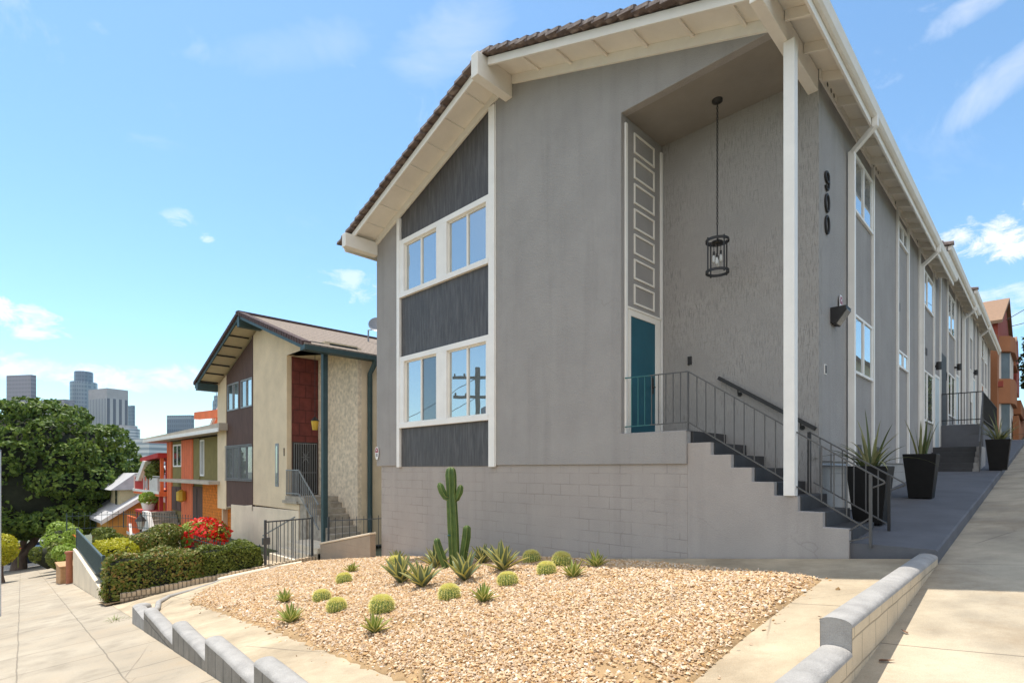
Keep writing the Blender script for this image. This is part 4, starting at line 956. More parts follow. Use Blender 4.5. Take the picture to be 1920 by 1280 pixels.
def agave_proto(x, y, z, label, big):
    root = thing('variegated_agave' if big else 'agave', label, 'agave', (x, y, z), 'yellow striped agaves round the cactus' if big else 'small green agaves in the gravel bed')
    core = MB(); edge = MB(); n = 17 if big else 24
    for k in range(n):
        d = k*2.399+random.uniform(-.25, .25); t = k/n; L = (random.uniform(.34, .5) if big else random.uniform(.17, .27)); b0 = (1.0 if big else 1.15)*(1-t)+.1; w = (.115 if big else .055)*random.uniform(.85, 1.1)
        st = (b0*.9, b0+random.uniform(-.12, .15)); p = Vector((x+.025*math.cos(d), y+.025*math.sin(d), z+.02))
        h = Vector((math.cos(d), math.sin(d), 0)); s = Vector((-math.sin(d), math.cos(d), 0)); N_ = 7; rows = []
        for i in range(N_+1):
            q = i/N_; a = st[0]+(st[1]-st[0])*q
            if i: p = p+(h*math.sin(a)+Vector((0, 0, 1))*math.cos(a))*L/N_
            ww = w*(math.sin(math.pi*min(1, .28+.72*q))**.8 if q > 0 else .65); ww = max(ww, .002)
            nn = h*math.cos(a)-Vector((0, 0, 1))*math.sin(a)
            rows.append([p-s*ww/2-nn*ww*.28, p-s*ww*.31-nn*ww*.1, p, p+s*ww*.31-nn*ww*.1, p+s*ww/2-nn*ww*.28])
        cv = [v for r_ in rows for v in r_[1:4]]; core.add(cv, [f for i in range(N_) for f in ([i*3, i*3+1, i*3+4, i*3+3], [i*3+1, i*3+2, i*3+5, i*3+4])], True)
        for aa, bb in ((0, 1), (3, 4)):
            ev = [v for r_ in rows for v in (r_[aa], r_[bb])]; edge.add(ev, [[i*2, i*2+1, i*2+3, i*2+2] for i in range(N_)], True)
    core.build('leaves', 'agave_blue' if big else 'agave_green', root); edge.build('leaf_margins', 'agave_stripe', root)
    return root
AGS = [((-8.91, 3.67), .95, 'small green agave farthest left in the gravel'), ((-7.34, 3.10), 1.1, 'small green agave at the left nearest the front rim'),
       ((-10.62, 5.79), 1.0, 'small green agave just behind a barrel cactus at the left rear'), ((-5.41, 3.24), 1.0, 'small green agave at the front rim below a barrel cactus'),
       ((-5.0, 4.53), 1.0, 'small green agave in the middle, right of a barrel cactus'), ((-4.72, 5.97), 1.1, 'small green agave in front at the far right of the planting'),
       ((-4.95, 6.85), 1.1, 'small green agave at the right rear near the shaded path')]
AGB = [((-7.82, 5.20), 1.08, 'striped agave leftmost of the big ones, a barrel cactus behind it'), ((-6.94, 5.01), 1.05, 'striped agave close in front and to the right of the leftmost one'),
       ((-8.5, 6.45), 1.0, 'striped agave at the left foot of the tall cactus'), ((-6.53, 5.52), 1.05, 'striped agave in front of the tall cactus'),
       ((-7.7, 6.95), .9, 'upright striped agave behind and right of the tall cactus'), ((-6.45, 6.28), 1.15, 'big striped agave right of the tall cactus with a barrel behind'),
       ((-10.3, 6.75), .75, 'small striped agave showing above the hidden barrel at the left rear')]
def garden():
    random.seed(4); pr = None
    for (_, (x, y), s, lab) in BAR:
        z = bed_z(x, y)-.02
        if pr is None: o = pr = barrel_proto(x, y, z, lab)
        else: o = copy_tree(pr); o['label'] = lab
        o.location = (x, y, z); k = random.uniform(.86, 1.0)*s; o.scale = (k, k, k*random.uniform(.80, .88)); o.rotation_euler = (random.uniform(-.12, .12), random.uniform(-.12, .12), random.uniform(0, 6))
    for L, big in ((AGS, 0), (AGB, 1)):
        protos = None
        for i, ((x, y), s, lab) in enumerate(L):
            z = bed_z(x, y)-.01
            if i < 3: o = agave_proto(x, y, z, lab, big); protos = (protos or [])+[o]
            else: o = copy_tree(protos[i % 3]); o['label'] = lab
            o.location = (x, y, z); o.scale = (s, s, s); o.rotation_euler = (random.uniform(-.1, .1), random.uniform(-.1, .1), random.uniform(0, 6))
garden()
def cactus():
    x, y = -8.12, 6.62; z = bed_z(x, y)-.05
    root = thing('columnar_cactus', 'tall green ribbed column cactus with short arms before the grey block wall', 'cactus', (x, y, z))
    mat('cactus_skin', (.05, .105, .018), .55, .25, 6, .15, 40, col2=(.075, .13, .025))
    mat('cactus_rib', (.20, .24, .06), .6, .3, 30)
    sc = 10.55/1012     # metres per photograph pixel at this distance
    def column(pts, rs, name, ribs=6):
        m = MB(); e = MB(); P = [Vector(p) for p in pts]
        # resample
        Q = []; RR = []
        for i in range(len(P)-1):
            n = max(2, int((P[i+1]-P[i]).length/.05))
            for k in range(n): Q.append(P[i].lerp(P[i+1], k/n)); RR.append(rs[i]+(rs[i+1]-rs[i])*k/n)
        Q.append(P[-1]); RR.append(rs[-1]); n = ribs*6; vs = []; M_ = len(Q); rid = [[] for _ in range(ribs)]
        for i, p in enumerate(Q):
            t = (Q[min(i+1, M_-1)]-Q[max(i-1, 0)]).normalized(); a = t.cross(Vector((0, 1, 0))).normalized(); b = a.cross(t).normalized()
            for k in range(n):
                w = 2*math.pi*k/n; q = RR[i]*(.66+.34*abs(math.cos(ribs*w/2))**1.3); vs.append(p+(a*math.cos(w)+b*math.sin(w))*q)
            for k in range(ribs):
                w = 2*math.pi*k/ribs; rid[k].append(p+(a*math.cos(w)+b*math.sin(w))*RR[i]*1.005)
        m.add(vs, [[i*n+k, i*n+(k+1) % n, (i+1)*n+(k+1) % n, (i+1)*n+k] for i in range(M_-1) for k in range(n)], True)
        m.add(vs[-n:], [list(range(n))]); o = m.build(name, 'cactus_skin', root)
        for r_ in rid: e.tube(r_, .0045, 5)
        e.build('rib_edges', 'cactus_rib', o)
    def pt(px, py, dy=0.0):   # photograph offsets from the foot, in the plane facing the lens
        u = (px-857)*sc; return (x+u*.715, y+u*.70+dy, z+(1066-py)*sc)
    column([pt(856, 1075), pt(855, 1030), pt(853, 985), pt(851, 945), pt(850, 928), pt(850, 910), pt(849, 890), pt(849, 880), pt(849, 876)], [.085, .10, .105, .10, .088, .10, .105, .085, .03], 'stem')
    column([pt(846, 935), pt(839, 932), pt(833, 921), pt(829, 910), pt(827, 905)], [.05, .06, .07, .062, .02], 'arm', 5)
    column([pt(852, 938), pt(860, 934), pt(865, 922), pt(867, 913), pt(867, 909)], [.05, .055, .065, .055, .02], 'arm', 5)
    column([pt(848, 1068, -.08), pt(840, 1045, -.08), pt(832, 1022, -.08), pt(829, 1010, -.08), pt(828, 1007, -.08)], [.06, .075, .07, .06, .02], 'arm', 5)
    column([pt(866, 1062, .05), pt(870, 1030, .05), pt(874, 1005, .05), pt(875, 988, .05), pt(875, 984, .05)], [.07, .08, .085, .075, .03], 'arm', 5)
    m = MB(); m.tube([pt(843.5, 1003), pt(852, 1001, -.11), pt(861, 1004)], .012, 6); m.build('tie', 'teal_rail', root)
cactus()
# leaves and crumbs of litter on the pavements
def litter():
    mat('dry_leaf', (.17, .09, .05), .9, .4, 20)
    for i, (x, y, s, lab) in enumerate([(-.86, 4.6, .05, 'curled brown dry leaf in the gutter by the retaining wall'), (-.80, 5.3, .035, 'small reddish dry leaf by the foot of the retaining wall'), (-1.42, 5.3, .03, 'small dry leaf lying on the tan path beside the gravel')]):
        m = MB(); z = g(x, y)+.012+(YZ if x < -1.2 else 0); blade(m, (x, y, z), i*2.1+.3, s*2, s, (1.5, 1.2), 5)
        solo(m, 'dry_leaf', 'dry_leaf', lab, 'leaf', (x, y, z))
litter()
def weed():
    x, y = -13.0, 2.05; z = g(x, y); m = MB(); random.seed(2)
    for k in range(40):
        d = random.uniform(0, 6.28); r = random.uniform(0, .18); blade(m, (x+r*math.cos(d)*1.6, y+r*math.sin(d), z), d, random.uniform(.06, .16), .012, (random.uniform(.2, .9), random.uniform(.8, 1.6)), 4)
    solo(m, 'weed', 'agave_green', 'small green weed growing in the pavement crack by the wall end', 'weed', (x, y, z))
weed()
# ------------------------------------------------------------------ neighbour: cream house with dark green trim
mat('cream_stucco', (.72, .59, .41), .92, .10, 1.1, .4, 55, spec=.25, fine=.04)
mat('cream_low', (.78, .67, .51), .92, .10, 1.0, .3, 55, spec=.25)
mat('stone_white', (.70, .59, .44), .95, .25, 7, 1.0, 12, spec=.2)
mat('green_trim', (.035, .07, .075), .55, .15, 4)
mat('soffit_cream', (.56, .48, .32), .8, .08, 2)
def groove(nt, tc, color, p):
    sp = nt.nodes.new('ShaderNodeSeparateXYZ'); nt.links.new(tc.outputs['Object'], sp.inputs[0])
    fr = mathn(nt, 'FRACT', mathn(nt, 'DIVIDE', sp.outputs[0], .15)); ln = mathn(nt, 'LESS_THAN', fr, .16)
    return mixcol(nt, mathn(nt, 'MULTIPLY', ln, .6), color, (.015, .01, .009))
mat('brown_boards', (.105, .058, .044), .8, .25, 3, 0, streak=(6, 6, .6), extra=groove)
mat('red_panel', (.165, .036, .028), .75, .25, 4, .4, 12, extra=brick_extra(.5, .5, .02, 'yz', .02, .55, False, .8))
mat('old_step', (.36, .32, .26), .95, .3, 4, .5, 20)
mat('shingle', (.25, .195, .15), .95, .35, 14, .5, 20, extra=brick_extra(.22, .16, .01, 'yx', .012, .6, False, .7))
mat('brown_tile', (.085, .05, .045), .85, .3, 8)
mat('yellow_lamp', (.60, .38, .03), .5, .1)
def house2():
    root = thing('cream_house', 'cream stucco gabled house with dark brown boarded bay and dark green trim', 'house', (-23, 8.6, -1.6))
    B = lambda mb, n, m, p=root, **k: mb.build(n, m, p, **k)
    xl, xr, yf, yb, x0, sl = -28.9, -17.6, 8.6, 9.85, -23.3, .362
    zf = lambda x, d=0: 7.62+d-sl*abs(x-x0)
    w = MB(); w.prism([(xl, -.32), (-27.66, -.32), (-27.66, zf(-27.66)), (xl, zf(xl))], yf, yf+.2)
    w.prism([(-24.2, .06), (-19.62, .06), (-19.62, .30), (-20.72, .30), (-20.72, 5.93), (xr, 5.93), (xr, zf(xr)), (x0, zf(x0)), (-24.2, zf(-24.2))], yf, yf+.18)
    B(w, 'front_wall', 'cream_stucco', bevel=.015)
    w = MB(); w.box(xl, xl+.15, yf+.2, 30, -2, zf(xl)); w.box(xr-.15, xr, yb+.16, 30, -1.2, zf(xr)); w.box(xl, xr, 29.8, 30, -2, 5.5); B(w, 'side_wall', 'cream_stucco')
    w = MB(); w.box(-20.9, -20.72, yf+.18, yb, .3, 5.93); B(w, 'porch_wall', 'cream_stucco')
    w = MB(); w.box(-20.72, xr, yb, yb+.16, -1.2, 5.95); B(w, 'porch_stone_wall', 'stone_white')
    w = MB(); w.box(-20.72, xr, yf+.02, yb, 5.932, 5.98); B(w, 'porch_ceiling', 'soffit_cream')
    w = MB(); w.prism([(-26.9, -1.9), (-26.9, -.05), (-19.62, .05), (-19.62, -1.9)], yf-.02, yf+.4); w.prism([(-27.7, -.22), (-24.2, -.02), (-24.2, .05), (-27.7, -.2)], yf, yf+.2); B(w, 'foundation_wall', 'cream_low', bevel=.02)
    # boarded bay with windows
    for (z0, z1) in ((-.2, 1.12), (2.62, 4.30)): w = MB(); w.box(-27.66, -24.2, yf+.03, yf+.08, z0, z1); B(w, 'board_panel', 'brown_boards')
    w = MB(); w.prism([(-27.66, 5.55), (-24.2, 5.55), (-24.2, zf(-24.2)), (-27.66, zf(-27.66))], yf+.03, yf+.08); B(w, 'board_panel', 'brown_boards')
    w = MB(); w.box(-26.0, -25.7, yf+.03, yf+.08, 4.30, 5.55); w.box(-27.66, -27.5, yf+.03, yf+.08, 4.30, 5.55); w.box(-24.33, -24.2, yf+.03, yf+.08, 4.30, 5.55); w.box(-24.26, -24.18, yf-.02, yf+.03, -.2, zf(-24.2)); B(w, 'board_panel', 'brown_boards')
    def win(x0_, x1_, z0, z1, nm='window'):
        f = MB(); q = .06
        f.box(x0_, x1_, yf, yf+.07, z1-q, z1); f.box(x0_, x1_, yf, yf+.07, z0, z0+q); f.box(x0_, x0_+q, yf, yf+.07, z0+q, z1-q); f.box(x1_-q, x1_, yf, yf+.07, z0+q, z1-q); xm = (x0_+x1_)/2; f.box(xm-.03, xm+.03, yf, yf+.07, z0+q, z1-q)
        o = B(f, nm, 'grey_metal')
        MB().box(x0_+q, xm-.03, yf+.04, yf+.06, z0+q, z1-q).build('pane', 'dim_glass', o); MB().box(xm+.03, x1_-q, yf+.045, yf+.065, z0+q, z1-q).build('pane', 'window_glass', o)
        return o
    win(-27.5, -26.0, 4.30, 5.55); win(-25.7, -24.33, 4.30, 5.55); win(-27.64, -25.95, 1.12, 2.62)
    o = win(-25.93, -24.22, 1.12, 2.62); gr = MB()
    for x in np.linspace(-27.6, -24.25, 26): gr.bar((x, yf-.05, 1.05), (x, yf-.05, 2.68), .018)
    for z in (1.08, 2.65): gr.bar((-27.64, yf-.05, z), (-24.22, yf-.05, z), .025)
    B(gr, 'window_grille', 'grey_metal')
    s = MB(); s.box(-21.78, -21.46, yf-.02, yf+.01, .9, 2.6); B(s, 'slot_window', 'grey_metal'); s = MB(); s.box(-21.70, -21.54, yf-.03, yf-.021, 1.0, 2.5); B(s, 'slot_window', 'dim_glass')
    n = MB(); digit(n, '1', yf-.015, -20.93, 2.25, .12, .3, .02, 'x'); B(n, 'house_number', 'black_metal')
    # red panel wall and barred door, on the porch wall facing right
    w = MB(); w.box(-20.72, -20.69, yf+.19, yb-.002, 2.65, 5.93); B(w, 'red_panel', 'red_panel')
    w = MB(); w.box(-20.72, -20.69, yf+.19, yb-.002, .3, 2.65); B(w, 'door_panel', 'brown_boards')
    d = MB(); d.box(-20.69, -20.66, 8.82, 9.80, .57, 2.63); dr = B(d, 'door', 'black_metal'); gr = MB()
    for y in np.linspace(8.86, 9.76, 11): gr.bar((-20.645, y, .62), (-20.645, y, 2.6), .02)
    for z in (.62, 1.45, 2.58): gr.bar((-20.645, 8.86, z), (-20.645, 9.76, z), .025)
    for k in range(8): a = k*math.pi/4; gr.bar((-20.64, 9.31, 2.05), (-20.64, 9.31+.16*math.cos(a), 2.05+.3*math.sin(a)), .02)
    gr.build('door_grille', 'grey_metal', dr)
    p = MB(); p.tube([(-19.6, 9.2, 5.93), (-19.6, 9.2, 3.55)], .012, 6); lp = B(p, 'porch_lamp', 'black_metal'); m = MB()
    m.lathe([(.09, 0), (.14, .32), (.14, .34)], (-19.6, 9.2, 3.06), 6, False); m.build('lamp_shade', 'yellow_lamp', lp); m = MB(); m.lathe([(.16, 0), (.05, .13), (.02, .17)], (-19.6, 9.2, 3.40), 6, False); m.build('lamp_cap', 'black_metal', lp)
    # roof
    yr = 7.75; zs = lambda x, d=0: 7.80+d-sl*abs(x-x0); xe, xw = -17.15, -29.35
    for xa, xb in ((xw, x0), (x0, xe)):
        d = MB(); d.prism([(xa, zs(xa)), (xb, zs(xb)), (xb, zs(xb, .03)), (xa, zs(xa, .03))], yr+.03, 30); B(d, 'soffit', 'soffit_cream')
        d = MB(); d.prism([(xa, zs(xa, .032)), (xb, zs(xb, .032)), (xb, zs(xb, .13)), (xa, zs(xa, .13))], yr-.05, 30.2); B(d, 'roof', 'shingle')
        d = MB(); d.prism([(xa, zs(xa, -.11)), (xb, zs(xb, -.11)), (xb, zs(xb, .02)), (xa, zs(xa, .02))], yr-.02, yr+.03); B(d, 'barge_board', 'green_trim')
    t = MB()
    for i in range(30):
        xa = x0+(xe-x0)*i/30; xb = x0+(xe-x0)*(i+.7)/30; t.prism([(xa, zs(xa, .03)), (xb, zs(xb, .03)), (xb, zs(xb, .19)), (xa, zs(xa, .19))], yr-.12, yr+.2)
        xa = x0+(xw-x0)*i/30; xb = x0+(xw-x0)*(i+.8)/30; t.prism([(xb, zs(xb, .03)), (xa, zs(xa, .03)), (xa, zs(xa, .17)), (xb, zs(xb, .17))], yr-.10, yr+.2)
    t.box(x0-.15, x0+.15, yr-.1, 30, 7.9, 7.98); B(t, 'rake_tile', 'brown_tile')
    for i in range(7): x = xw+.55+i*.82; B(MB().box(x, x+.04, yr+.03, yf, zs(x, -.06), zs(x, -.005)), 'soffit_batten', 'black_metal')
    [B(MB().box(*q), 'beam', 'green_trim') for q in ((x0-.12, x0+.12, yr-.05, yf, 7.35, 7.78), (xw+.25, xw+.55, yr-.05, yf, zs(xw)-.25, zs(xw)+.1), (xr-.14, xr-.01, yr+.1, yb+.05, 5.55, 5.9), (xr, xe, yr, 30, 5.52, 5.60))]
    gt = MB(); gt.prism([(xe, zs(xe)-.1), (xe+.1, zs(xe)-.1), (xe+.13, zs(xe)+.05), (xe, zs(xe)+.05)], yr-.1, 30); B(gt, 'gutter', 'green_trim')
    p = MB(); p.box(-17.86, -17.69, 8.6, 8.77, -1.5, 5.6); B(p, 'porch_post', 'green_trim')
    s = MB(); s.tube([(xe, 10.3, zs(xe)), (xe-.05, 10.3, 5.35), (xr+.08, 10.3, 5.05), (xr+.08, 10.3, -.9)], .09, 10); B(s, 'downspout', 'green_trim')
    # porch floor and the worn stair going down to the right
    s = MB(); s.box(-20.72, -19.05, yf-.05, yb, .32, .57); s.box(-20.9, -19.62, yf-.1, yf, .30, .40); B(s, 'porch_slab', 'old_step')
    s = MB()
    for k in range(8): s.box(-19.05+.28*k, -18.77+.28*k+.02, yf+.08, yb-.01, -1.7, .36-.2*k)
    s.box(-19.6, -19.05, yf+.02, yb, -1.7, .32); B(s, 'porch_stair', 'old_step', bevel=.02)
    v = MB(); v.box(xr, xr+.04, 11.0, 12.6, -.9, -.1); B(v, 'basement_window', 'black_metal')
    r = thing('porch_railing', 'grey metal railing on the porch stair of the cream house', 'railing', (-20.6, 8.55, .57)); y = 8.56
    P0, P1, P2 = (-20.66, y, 1.55), (-19.55, y, 1.55), (-17.95, y, .35)
    for a, b_ in ((P0, P1), (P1, P2), ((-20.66, y, .68), (-19.55, y, .68)), ((-19.55, y, .68), (-17.95, y, -.5))): MB().bar(a, b_, .04).build('rail', 'grey_metal', r)
    for k in range(9): x = -20.66+k*1.11/8; MB().bar((x, y, .6), (x, y, 1.55), .022).build('baluster', 'grey_metal', r)
    for k in range(1, 10): t = k/10; MB().bar((-19.55+1.6*t, y, .68-1.18*t), (-19.55+1.6*t, y, 1.55-1.2*t), .022).build('baluster', 'grey_metal', r)
house2()
def dish():
    root = thing('satellite_dish', 'small grey satellite dish on a mast on the cream house roof', 'satellite dish', (-21.4, 12.5, 6.9)); x, y = -21.4, 12.5
    m = MB(); m.tube([(x, y, 6.9), (x, y, 7.75)], .035, 8); m.build('mast', 'grey_metal', root)
    m = MB(); c = Vector((x+.25, y+.3, 7.95)); ax = Vector((.75, -.55, .4)).normalized(); a = ax.cross(Vector((0, 0, 1))).normalized(); b = a.cross(ax); vs = []
    for i, r in enumerate((.02, .15, .28, .38)):
        for k in range(18): w = k*math.pi/9; vs.append(c+a*r*math.cos(w)+b*r*math.sin(w)+ax*(r*r*.7))
    m.add(vs, [[i*18+k, i*18+(k+1) % 18, (i+1)*18+(k+1) % 18, (i+1)*18+k] for i in range(3) for k in range(18)], True); m.build('reflector', 'grey_metal', root)
    m = MB(); q = c-a*.45+b*.1+ax*.35; m.tube([(x, y, 7.75), tuple(c-b*.2), tuple(q)], .02, 6); m.box(q.x-.12, q.x+.08, q.y-.06, q.y+.06, q.z-.05, q.z+.06); m.build('feed_arm', 'grey_metal', root)
dish()
# ------------------------------------------------------------------ neighbour's garden
def zn(x, y): return -1.62+.045*(np.asarray(y)-2.4)*np.clip((np.asarray(x)+20)/3.5, 0, 1)
setting(sheet('garden_ground', np.linspace(-28.0, -15.93, 30), np.linspace(3.05, 9.0, 18), lambda X, Y: np.where(X > -17.2, np.minimum(zn(X, Y), G(X, Y)+.05), zn(X, Y)), 'soil_green'))
setting(sheet('corner_soil', np.linspace(-17.0, -15.93, 8), np.linspace(2.3, 3.1, 5), lambda X, Y: G(X, Y)+.05, 'dirt'))
setting(sheet('garden_path', np.linspace(-32, -16.25, 24), np.linspace(6.3, 7.75, 6), lambda X, Y: zn(X, Y)+.02, 'concrete_yard'))
mat('brick_kerb', (.52, .41, .28), .9, .25, 5, .4, 40, extra=brick_extra(.10, .5, .02, 'yz', .014, .45, False, .9))
m = MB()
for i in range(16):
    y0, y1 = 2.62+i*.31, 2.62+(i+1)*.31; zb = g(-16.05, y0); m.box(-16.14, -16.02, y0, y1-.004, zb-.2, zb+.24+.004*(i % 3))
solo(m, 'brick_edging', 'brick_kerb', 'low tan brick edging along the foot of the dark hedge', 'edging', (-16.08, 4.5, g(-16, 4.5)))
m = MB(); m.tube([(-15.92, 4.75, g(-15.9, 4.75)+.08), (-15.9, 5.4, g(-15.9, 5.4)+.10), (-15.86, 6.3, g(-15.9, 6.3)+.12), (-15.8, 7.0, g(-15.9, 7.0)+.11)], .085, 10)
solo(m, 'concrete_kerb', 'cream_low', 'rounded pale concrete kerb between the gravel and the brick edging', 'kerb', (-15.9, 5.5, g(-16, 5.5)))
m = MB(); zt = lambda x: -.70+(.56)*(x+16.1)/3.0
m.prism([(-16.05, -1.7), (-13.09, -1.5), (-13.09, zt(-13.09)-.06), (-16.05, -.76)], 7.70, 7.88); o = thing('garden_wall', 'short beige block wall between the gravel and the cream house, joined to the grey building', 'garden wall', (-14.6, 7.8, -1.2))
mat('beige_block', (.36, .29, .215), .9, .1, 1.5, .3, 60, extra=brick_extra(.45, .21, .006, 'xz', .009, .8, True, .5))
m.build('wall', 'beige_block', o, bevel=.01); m = MB(); m.prism([(-16.08, -.755), (-13.09, zt(-13.09)-.055), (-13.09, zt(-13.09)), (-16.08, -.695)], 7.68, 7.90); m.build('coping', 'cream_low', o, bevel=.015)
mat('fence_green', (.045, .075, .08), .5, .15, 6)
mat('gate_metal', (.06, .065, .07), .5, .2, 8)
def gate():
    x = -16.3; root = thing('garden_gate', 'tall dark barred metal gate panel between the hedge and the beige wall', 'gate', (x, 6.9, -1.4))
    for y in (6.14, 7.56): MB().bar((x, y, -1.55), (x, y, .10), .06).build('post', 'gate_metal', root)
    for z in (.04, -1.32): MB().bar((x, 6.17, z), (x, 7.53, z+.02), .04).build('rail', 'gate_metal', root)
    for y in np.linspace(6.24, 7.48, 12): MB().bar((x, y, -1.32), (x, y, .05), .018).build('bar', 'gate_metal', root)
    h = MB(); h.box(x-.05, x+.05, 6.06, 6.26, -.62, -.42); h.build('latch', 'gate_metal', root)
gate()
def picket(name, label, pts, h, step, m, spikes=True, zoff=0, dense=.014):
    root = thing(name, label, 'fence', pts[0])
    for (a, b) in zip(pts[:-1], pts[1:]):
        a = Vector(a); b = Vector(b); n = max(1, int((b-a).length/step))
        for z in (.08, h-.1): MB().bar(a+Vector((0, 0, z)), b+Vector((0, 0, z)), .025).build('rail', m, root)
        if n <= 90:
            for k in range(n+1):
                p = a+(b-a)*k/n; t = MB(); t.bar(p, p+Vector((0, 0, h)), dense)
                if spikes: t.lathe([(.001, .09), (.022, .04), (.012, 0)][::-1], (p.x, p.y, p.z+h-.005), 6, False)
                t.build('picket', m, root)
    for p in pts: MB().bar(p, (p[0], p[1], p[2]+h+.03), .05).build('post', m, root)
    return root
picket('picket_fence', 'low dark spiked fence standing in front of the clipped hedges', [(-18.8, 3.0, -1.62), (-16.55, 3.0, -1.62), (-16.5, 6.05, -1.45)], .75, .19, 'fence_green')
picket('picket_fence', 'low dark spiked fence along the pale garden path before the red flowers', [(-28.5, 6.1, -1.6), (-17.0, 6.25, -1.5)], .52, .25, 'fence_green')
picket('boundary_fence', 'thin dark fence between the cream house garden and the orange house', [(-36.2, 3.6, -1.62), (-36.0, 6.0, -1.62), (-29.0, 8.2, -1.62)], .85, .22, 'fence_green')
picket('porch_fence', 'dark metal fence along the foot of the cream house stair behind the beige wall', [(-16.2, 8.05, -.95), (-13.6, 9.3, -.75)], 1.0, .26, 'gate_metal', False)
def front_wall():
    root = thing('street_wall', 'cream retaining wall rising along the lower sidewalk under the green fence', 'retaining wall', (-23, 2.7, -2)); m = MB(); vs = []
    for x in (-28.0, -16.95):
        vs += [(x, Yw(x)+.05, g(x, Yw(x))-.2), (x, Yw(x)+.32, g(x, Yw(x))-.2), (x, Yw(x)+.32, -1.62), (x, Yw(x)+.05, -1.62)]
    m.add(vs, [[0, 1, 5, 4], [1, 2, 6, 5], [2, 3, 7, 6], [3, 0, 4, 7], [0, 3, 2, 1], [4, 5, 6, 7]]); m.build('wall', 'cream_low', root, bevel=.02)
    f = thing('street_fence', 'dense dark green fence panel standing on the cream street wall', 'fence', (-23, 2.8, -1.6)); a = Vector((-28.0, Yw(-28)+.18, -1.60)); b = Vector((-18.6, Yw(-18.6)+.18, -1.60))
    for z in (.05, .72): MB().bar(a+Vector((0, 0, z)), b+Vector((0, 0, z)), .05).build('rail', 'fence_green', f)
    for k in range(96): p = a+(b-a)*k/95; MB().bar(p+Vector((0, 0, .05)), p+Vector((0, 0, .72)), .028).build('picket', 'fence_green', f)
    for p in (a, b): MB().bar(p, p+Vector((0, 0, .8)), .07).build('post', 'fence_green', f)
front_wall()
def steps2():
    root = thing('garden_steps', 'pale concrete steps behind the gate leading to the cream house stair', 'steps', (-18, 7.6, -1.5))
    for k in range(3): m = MB(); m.box(-18.9, -16.55, 7.25+.3*k, 8.95, -1.7, -1.27+.17*k); m.build('step', 'cream_low', root, bevel=.02)
    for y in (7.3,):
        a, b = (-19.6, y, -.75), (-17.2, y+.1, .05); MB().bar(a, b, .035).build('handrail', 'grey_metal', root)
        for t in (.05, .5, .95): p = lerp(a, b, t); MB().bar((p[0], p[1], -1.5), p, .03).build('handrail_post', 'grey_metal', root)
steps2()
# ------------------------------------------------------------------ foliage
leafmat('hedge_leaf', [(.08, .13, .02), (.15, .20, .03), (.22, .24, .04), (.34, .20, .06), (.09, .14, .02), (.18, .22, .04), (.36, .32, .09)], None, .5, .25, .3)
leafmat('hedge_green', [(.06, .095, .015), (.13, .17, .025), (.24, .27, .05), (.08, .11, .018)], None, .5, .25, .3)
leafmat('yellow_leaf', [(.42, .42, .02), (.58, .52, .03), (.36, .40, .02)], None, .5, .3)
leafmat('bright_leaf', [(.24, .36, .04), (.38, .50, .08), (.15, .25, .03)], None, .5, .3)
leafmat('fig_leaf', [(.05, .095, .016), (.08, .14, .022), (.14, .21, .03), (.20, .27, .045), (.055, .10, .018)], None, .55, .25, .25)
leafmat('red_petal', [(.80, .02, .012), (.62, .008, .008), (.88, .06, .02)], None, .5, .2)
leafmat('right_leaf', [(.03, .055, .015), (.05, .08, .02), (.16, .19, .04), (.04, .07, .018)], None, .5, .2)
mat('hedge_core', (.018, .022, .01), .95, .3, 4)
mat('bark', (.15, .11, .085), .95, .35, 6, .8, 14, streak=(1, 1, .3))
def boxcloud(n, lo, hi, bulge=.0):
    """points over the skin of a clipped hedge (top and sides) with outward normals"""
    lo = np.array(lo, float); hi = np.array(hi, float); s = hi-lo; a = np.array([s[0]*s[1], s[0]*s[2], s[0]*s[2], s[1]*s[2], s[1]*s[2]]); k = rng.choice(5, n, p=a/a.sum())
    u = rng.random((n, 3)); P = lo+u*s; N = np.zeros((n, 3))
    for i, (ax, v, sg) in enumerate(((2, 1, 1), (1, 0, -1), (1, 1, 1), (0, 0, -1), (0, 1, 1))):
        q = k == i; P[q, ax] = hi[ax] if v else lo[ax]; N[q, ax] = sg
    c = (lo+hi)/2; h = s/2; q = (P-c)/h; r = (np.abs(q)**6).sum(1)**(1/6); P = c+q/np.maximum(r, 1)[:, None]*h*1.0
    P += N*(.05*np.sin(P[:, [0]]*5+P[:, [1]]*3)+.05*np.sin(P[:, [1]]*6.3+P[:, [2]]*4)+.03*rng.normal(size=(n, 1))); return P, N
def hedge(label, lo, hi, n, size, m, name='clipped_hedge', loc=None):
    c = ((lo[0]+hi[0])/2, (lo[1]+hi[1])/2, lo[2]); root = thing(name, label, 'hedge', c)
    P, N = boxcloud(n, lo, hi); v, F = leaves(P, N, size); fast_mesh('foliage', v, F, m, root)
    e = .10; MB().box(lo[0]+e, hi[0]-e, lo[1]+e, hi[1]-e, lo[2], hi[2]-e).build('twigs', 'hedge_core', root, bevel=.05); return root
